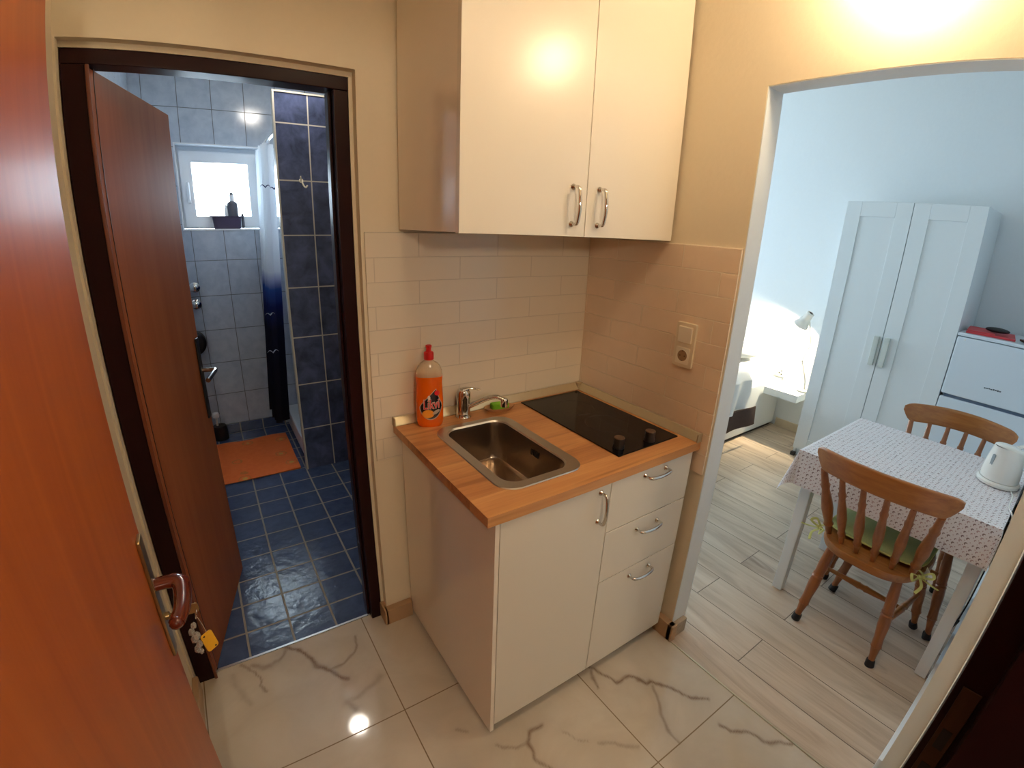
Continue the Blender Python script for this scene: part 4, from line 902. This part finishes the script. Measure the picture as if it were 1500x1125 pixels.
    for k, yb in enumerate((-.156, -.094, -.031, .031, .094, .156)):
        yt = yb * 1.24; tt = yt / .236; xb = -.165 + .05 * (yb / .156) ** 2; xt = -.335 + .07 * tt * tt + .006
        MB().rod((xb, yb, .443), (xt, yt, .768 + .012 * (1 - tt * tt)), pst if k in (0, 5) else spd).build('spindle', M['chair_v'], c)
    c2 = copy_tree(c); c2.location = (1.128, -1.172, 0); c2.rotation_euler = (0, 0, PI + .07)
    c2['label'] = 'pine spindle-back chair behind the table in front of the fridge'
    # cushion with ribbon ties
    k = thing('seat_cushion', 'sage green cushion tied to the near pine chair', 'cushion', (.70, -1.123, .445))
    m = MB()
    def cu(u, v):
        a = u * 2 * PI; ca, sa = math.cos(a), math.sin(a); r = (abs(ca) ** 5 + abs(sa) ** 5) ** -.2
        q = math.sin(v * PI); h = .019 - .018 * math.cos(v * PI); qq = q ** .35
        return (.04 + .145 * ca * r * qq, .182 * sa * r * qq, .001 + h + .002 * noise.noise(Vector((ca * 2, sa * 2, v * 3))))
    m.grid(48, 12, cu); m.build('pad', M['cushion'], k, ang=60)
    m = MB(); m.tube([(.04 + .146 * math.cos(a) * (abs(math.cos(a)) ** 5 + abs(math.sin(a)) ** 5) ** -.2, .183 * math.sin(a) * (abs(math.cos(a)) ** 5 + abs(math.sin(a)) ** 5) ** -.2, .02) for a in [2 * PI * i / 60 for i in range(60)]], .0035, 6, closed=True); m.build('piping', M['tie'], k)
    for sg in (1, -1):
        m = MB(); p0 = Vector((-.10, sg * .17, .02)); kx, ky = -.135, sg * .185
        for pts in ([p0, (-.12, sg * .195, .015), (kx, ky, .012)], [(kx, ky, .012), (kx - .03, ky + sg * .02, -.004), (kx - .06, ky + sg * .012, -.022)], [(kx, ky, .012), (kx - .01, ky + sg * .045, .006), (kx - .028, ky + sg * .07, .012)], [(kx, ky, .012), (kx - .035, ky - sg * .02, .03), (kx - .045, ky - sg * .01, .012), (kx, ky, .012)], [(kx, ky, .012), (kx + .02, ky + sg * .03, .035), (kx - .005, ky + sg * .042, .03), (kx, ky, .012)]):
            m.tube(smooth_path(pts, 6), .0055, 6, flat=.3)
        m.ball((kx, ky, .012), .008, sub=2); m.build('tie', M['tie'], k)
    m = MB(); m.box(-.016, .016, -.001, .001, -.03, .012, M4=Matrix.Translation((-.078, -.198, .012)) @ Matrix.Rotation(.5, 4, 'Z')); m.build('care_tag', M['bedding'], k)
    # kettle
    b = thing('kettle', 'small white electric kettle on the tablecloth', 'kettle', (1.02, -1.391, .7405), math.radians(-30))
    MB().lathe([(.066, 0), (.076, .002), (.078, .012), (.073, .02), (.03, .021)], 32).build('base', M['kettle'], b)
    m = MB()
    def kt(u, v):
        a = u * 2 * PI; z = .0215 + .125 * v; r = .069 - .015 * v + .004 * math.sin(v * PI); tip = max(0, math.cos(a)) * 0
        sp_ = max(0, -math.cos(a)) ** 6 * .014 * max(0, (v - .7) / .3)
        return ((r + sp_) * math.cos(a), r * math.sin(a), z + .010 * v * v * -math.cos(a))
    m.grid(40, 18, kt); m.f.append(tuple(range(40))); m.mi.append(0); bd = m.build('body', M['kettle'], b)
    m = MB(); m.grid(40, 6, lambda u, v: ((.054 * math.cos(v * PI / 2)) * math.cos(u * 2 * PI), (.054 * math.cos(v * PI / 2)) * math.sin(u * 2 * PI), .1455 + .016 * math.sin(v * PI / 2) - .010 * math.cos(v * PI / 2) * math.cos(u * 2 * PI))); m.build('lid', M['kettle'], b, ang=60)
    m = MB(); p = smooth_path([(.045, 0, .148), (.075, 0, .15), (.098, 0, .135), (.104, 0, .10), (.100, 0, .06), (.088, 0, .035), (.064, 0, .034)], 6); m.tube(p, .010, 12, flat=.75); m.build('handle', M['kettle'], b)
    T = Matrix.Rotation(math.radians(172), 4, 'Z') @ Matrix.Translation((.0625, 0, .092)) @ Matrix.Rotation(PI / 2, 4, 'Y') @ Matrix.Rotation(PI / 2, 4, 'Z')
    m = MB(); m.prism(rrect(-.0065, .0065, -.03, .03, .0063, 6), -.004, .0035, T, bev=.001); m.build('water_gauge', M['kettle_win'], bd)
    # cord from the kettle base over the table edge to the wall socket
    K = Matrix.Rotation(math.radians(30), 4, 'Z') @ Matrix.Translation((-1.02, 1.391, -.7405))
    MB().tube(smooth_path([K @ Vector(p) for p in [(.958, -1.446, .746), (.91, -1.458, .7455), (.84, -1.460, .7455), (.78, -1.464, .747), (.75, -1.4775, .743), (.748, -1.4843, .72), (.77, -1.4844, .64), (.81, -1.4844, .55), (.86, -1.484, .46)]], 7), .0026, 8).build('cord', M['kettle'], b)
    p = thing('surface_socket', 'cream wall socket box under the table corner', 'socket', (1.0, -1.487, .475))
    MB().box(-.04, .04, 0.0005, .03, -.055, .055, bev=.005, seg=3).build('box', M['plastic_cream'], p)
    MB().lathe([(.02, .0302), (.02, .031)], 20, Matrix.Rotation(-PI / 2, 4, 'X')).build('socket_well', M['socket_hole'], p)
    o = MB().box(-.03, .03, 0.0002, .026, 0, .06, bev=.01, seg=3).build('power_plug', plain('grey_plug', S(120, 104, 92), .5), None, (1.03, -1.486, .532)); tag(o, 'grey brown plug with black cord above the cream socket box', 'plug')
    P0 = Vector((1.03, -1.486, .532)); W = lambda l: [Vector(p) - P0 for p in l]
    o = MB().tube(smooth_path(W([(1.005, -1.476, .55), (.95, -1.476, .53), (.88, -1.474, .40), (.85, -1.472, .28), (.85, -1.467, .2)]), 6), .0028, 8).build('cord', M['black'], o); o['label'] = 'thin black cord'
    MB().tube(smooth_path(W([(.85, -1.467, .2), (.84, -1.463, .185), (.80, -1.45, .175)]), 5), .009, 10).build('connector', M['black'], o)
table_set()

# ------------------------------------------------------------------ hall lamp, then the added fill lamps
def hall_lamp():
    l = thing('wall_lamp', 'warm globe wall lamp above the bedroom opening', 'lamp', (-.002, -1.05, 2.225))
    MB().lathe([(.045, 0), (.045, .012), (.02, .02), (.012, .05)], 28, Matrix.Rotation(-PI / 2, 4, 'Y')).build('base', M['pvc'], l)
    MB().lathe([(.056, .001), (.052, .02), (.038, .045), (.012, .058)], 32, Matrix.Translation((-.08, 0, 0))).build('globe', M['em_hall'], l)
    MB().lathe([(.012, -.058), (.038, -.045), (.052, -.02), (.06, -.002), (.06, .001)], 32, Matrix.Translation((-.08, 0, 0))).build('bowl', M['em_bowl'], l)
hall_lamp()
def ceiling_fill_lamp():  # added out of view to brighten the left wall, counter and floor
    l = thing('ceiling_fill_lamp', 'added unseen hall ceiling lamp for fill light', 'lamp', (-.85, -1.12, CEIL))
    MB().lathe([(.12, -.02), (.125, -.012), (.125, 0)], 36).build('base', M['pvc'], l)
    MB().lathe([(.03, -.085), (.07, -.075), (.10, -.05), (.115, -.02)], 36).build('glass', M['em_ceil'], l)
ceiling_fill_lamp()
def landing_fill_lamp():  # invented source behind the camera, throws fill light through the doorway
    l = thing('landing_fill_lamp', 'added unseen fill lamp on the landing behind the entry doorway', 'lamp', (-1.5, -3.199, 1.95))
    MB().box(-.06, .06, 0, .02, -.08, .08, bev=.006).build('base', M['pvc'], l)
    MB().lathe([(.03, -.08), (.07, -.06), (.08, 0), (.07, .06), (.03, .08)], 28, Matrix.Translation((0, .1, 0))).build('glass', M['em_land'], l)
landing_fill_lamp()

# ------------------------------------------------------------------ daylight
w = bpy.data.worlds.new('daylight'); SC.world = w; w.use_nodes = True
bg = w.node_tree.nodes['Background']; bg.inputs[0].default_value = (.78, .91, 1.0, 1); bg.inputs[1].default_value = 25
def portal(name, loc, rot, sx, sy):
    L = bpy.data.lights.new(name, 'AREA'); L.shape = 'RECTANGLE'; L.size = sx; L.size_y = sy; L.cycles.is_portal = True
    o = bpy.data.objects.new(name, L); COL.objects.link(o); o.location = loc; o.rotation_euler = rot
portal('bedroom_window_portal', (1.4, 3.14, 1.5), (-PI / 2, 0, 0), 1.15, 1.2)
portal('bathroom_window_portal', (-.944, 2.58, 1.795), (-PI / 2, 0, 0), 1.08, .55)

# ------------------------------------------------------------------ camera: wide phone lens with barrel distortion
cd = bpy.data.cameras.new('camera'); cd.type = 'PANO'; cd.panorama_type = 'FISHEYE_LENS_POLYNOMIAL'
cd.sensor_width = 36; cd.sensor_height = 27; cd.sensor_fit = 'HORIZONTAL'; cd.fisheye_fov = PI
cd.fisheye_polynomial_k0 = 0
for i, c in enumerate([0.059833356322292426, 0.0002992617979461871, -8.49338825405612e-05, 2.111545728795711e-06]): setattr(cd, 'fisheye_polynomial_k%d' % (i + 1), -c)
cd.clip_start = .01
co = bpy.data.objects.new('camera', cd); COL.objects.link(co)
r = Vector((0.83107843472925, -0.5549562168894726, 0.0364997625157288)); u = Vector((0.14906956485281578, 0.28550591693002053, 0.9467125414995518)); f = Vector((0.5358049086771901, 0.7813513734125467, -0.32000489231221924))
mw = Matrix((r, u, -f)).transposed().to_4x4(); mw.translation = (-1.3817947807928843, -1.4842716025841012, 1.5569121545885525); co.matrix_world = mw
SC.camera = co
SC.view_settings.view_transform = 'Standard'; SC.view_settings.look = 'None'; SC.view_settings.gamma = 1; SC.view_settings.use_curve_mapping = False
SC.view_settings.exposure = 0.0
SC.cycles.use_denoising = True
SC.cycles.max_bounces = 10; SC.cycles.diffuse_bounces = 5; SC.cycles.transparent_max_bounces = 16; SC.cycles.sample_clamp_indirect = 6; SC.cycles.caustics_reflective = False; SC.cycles.caustics_refractive = False
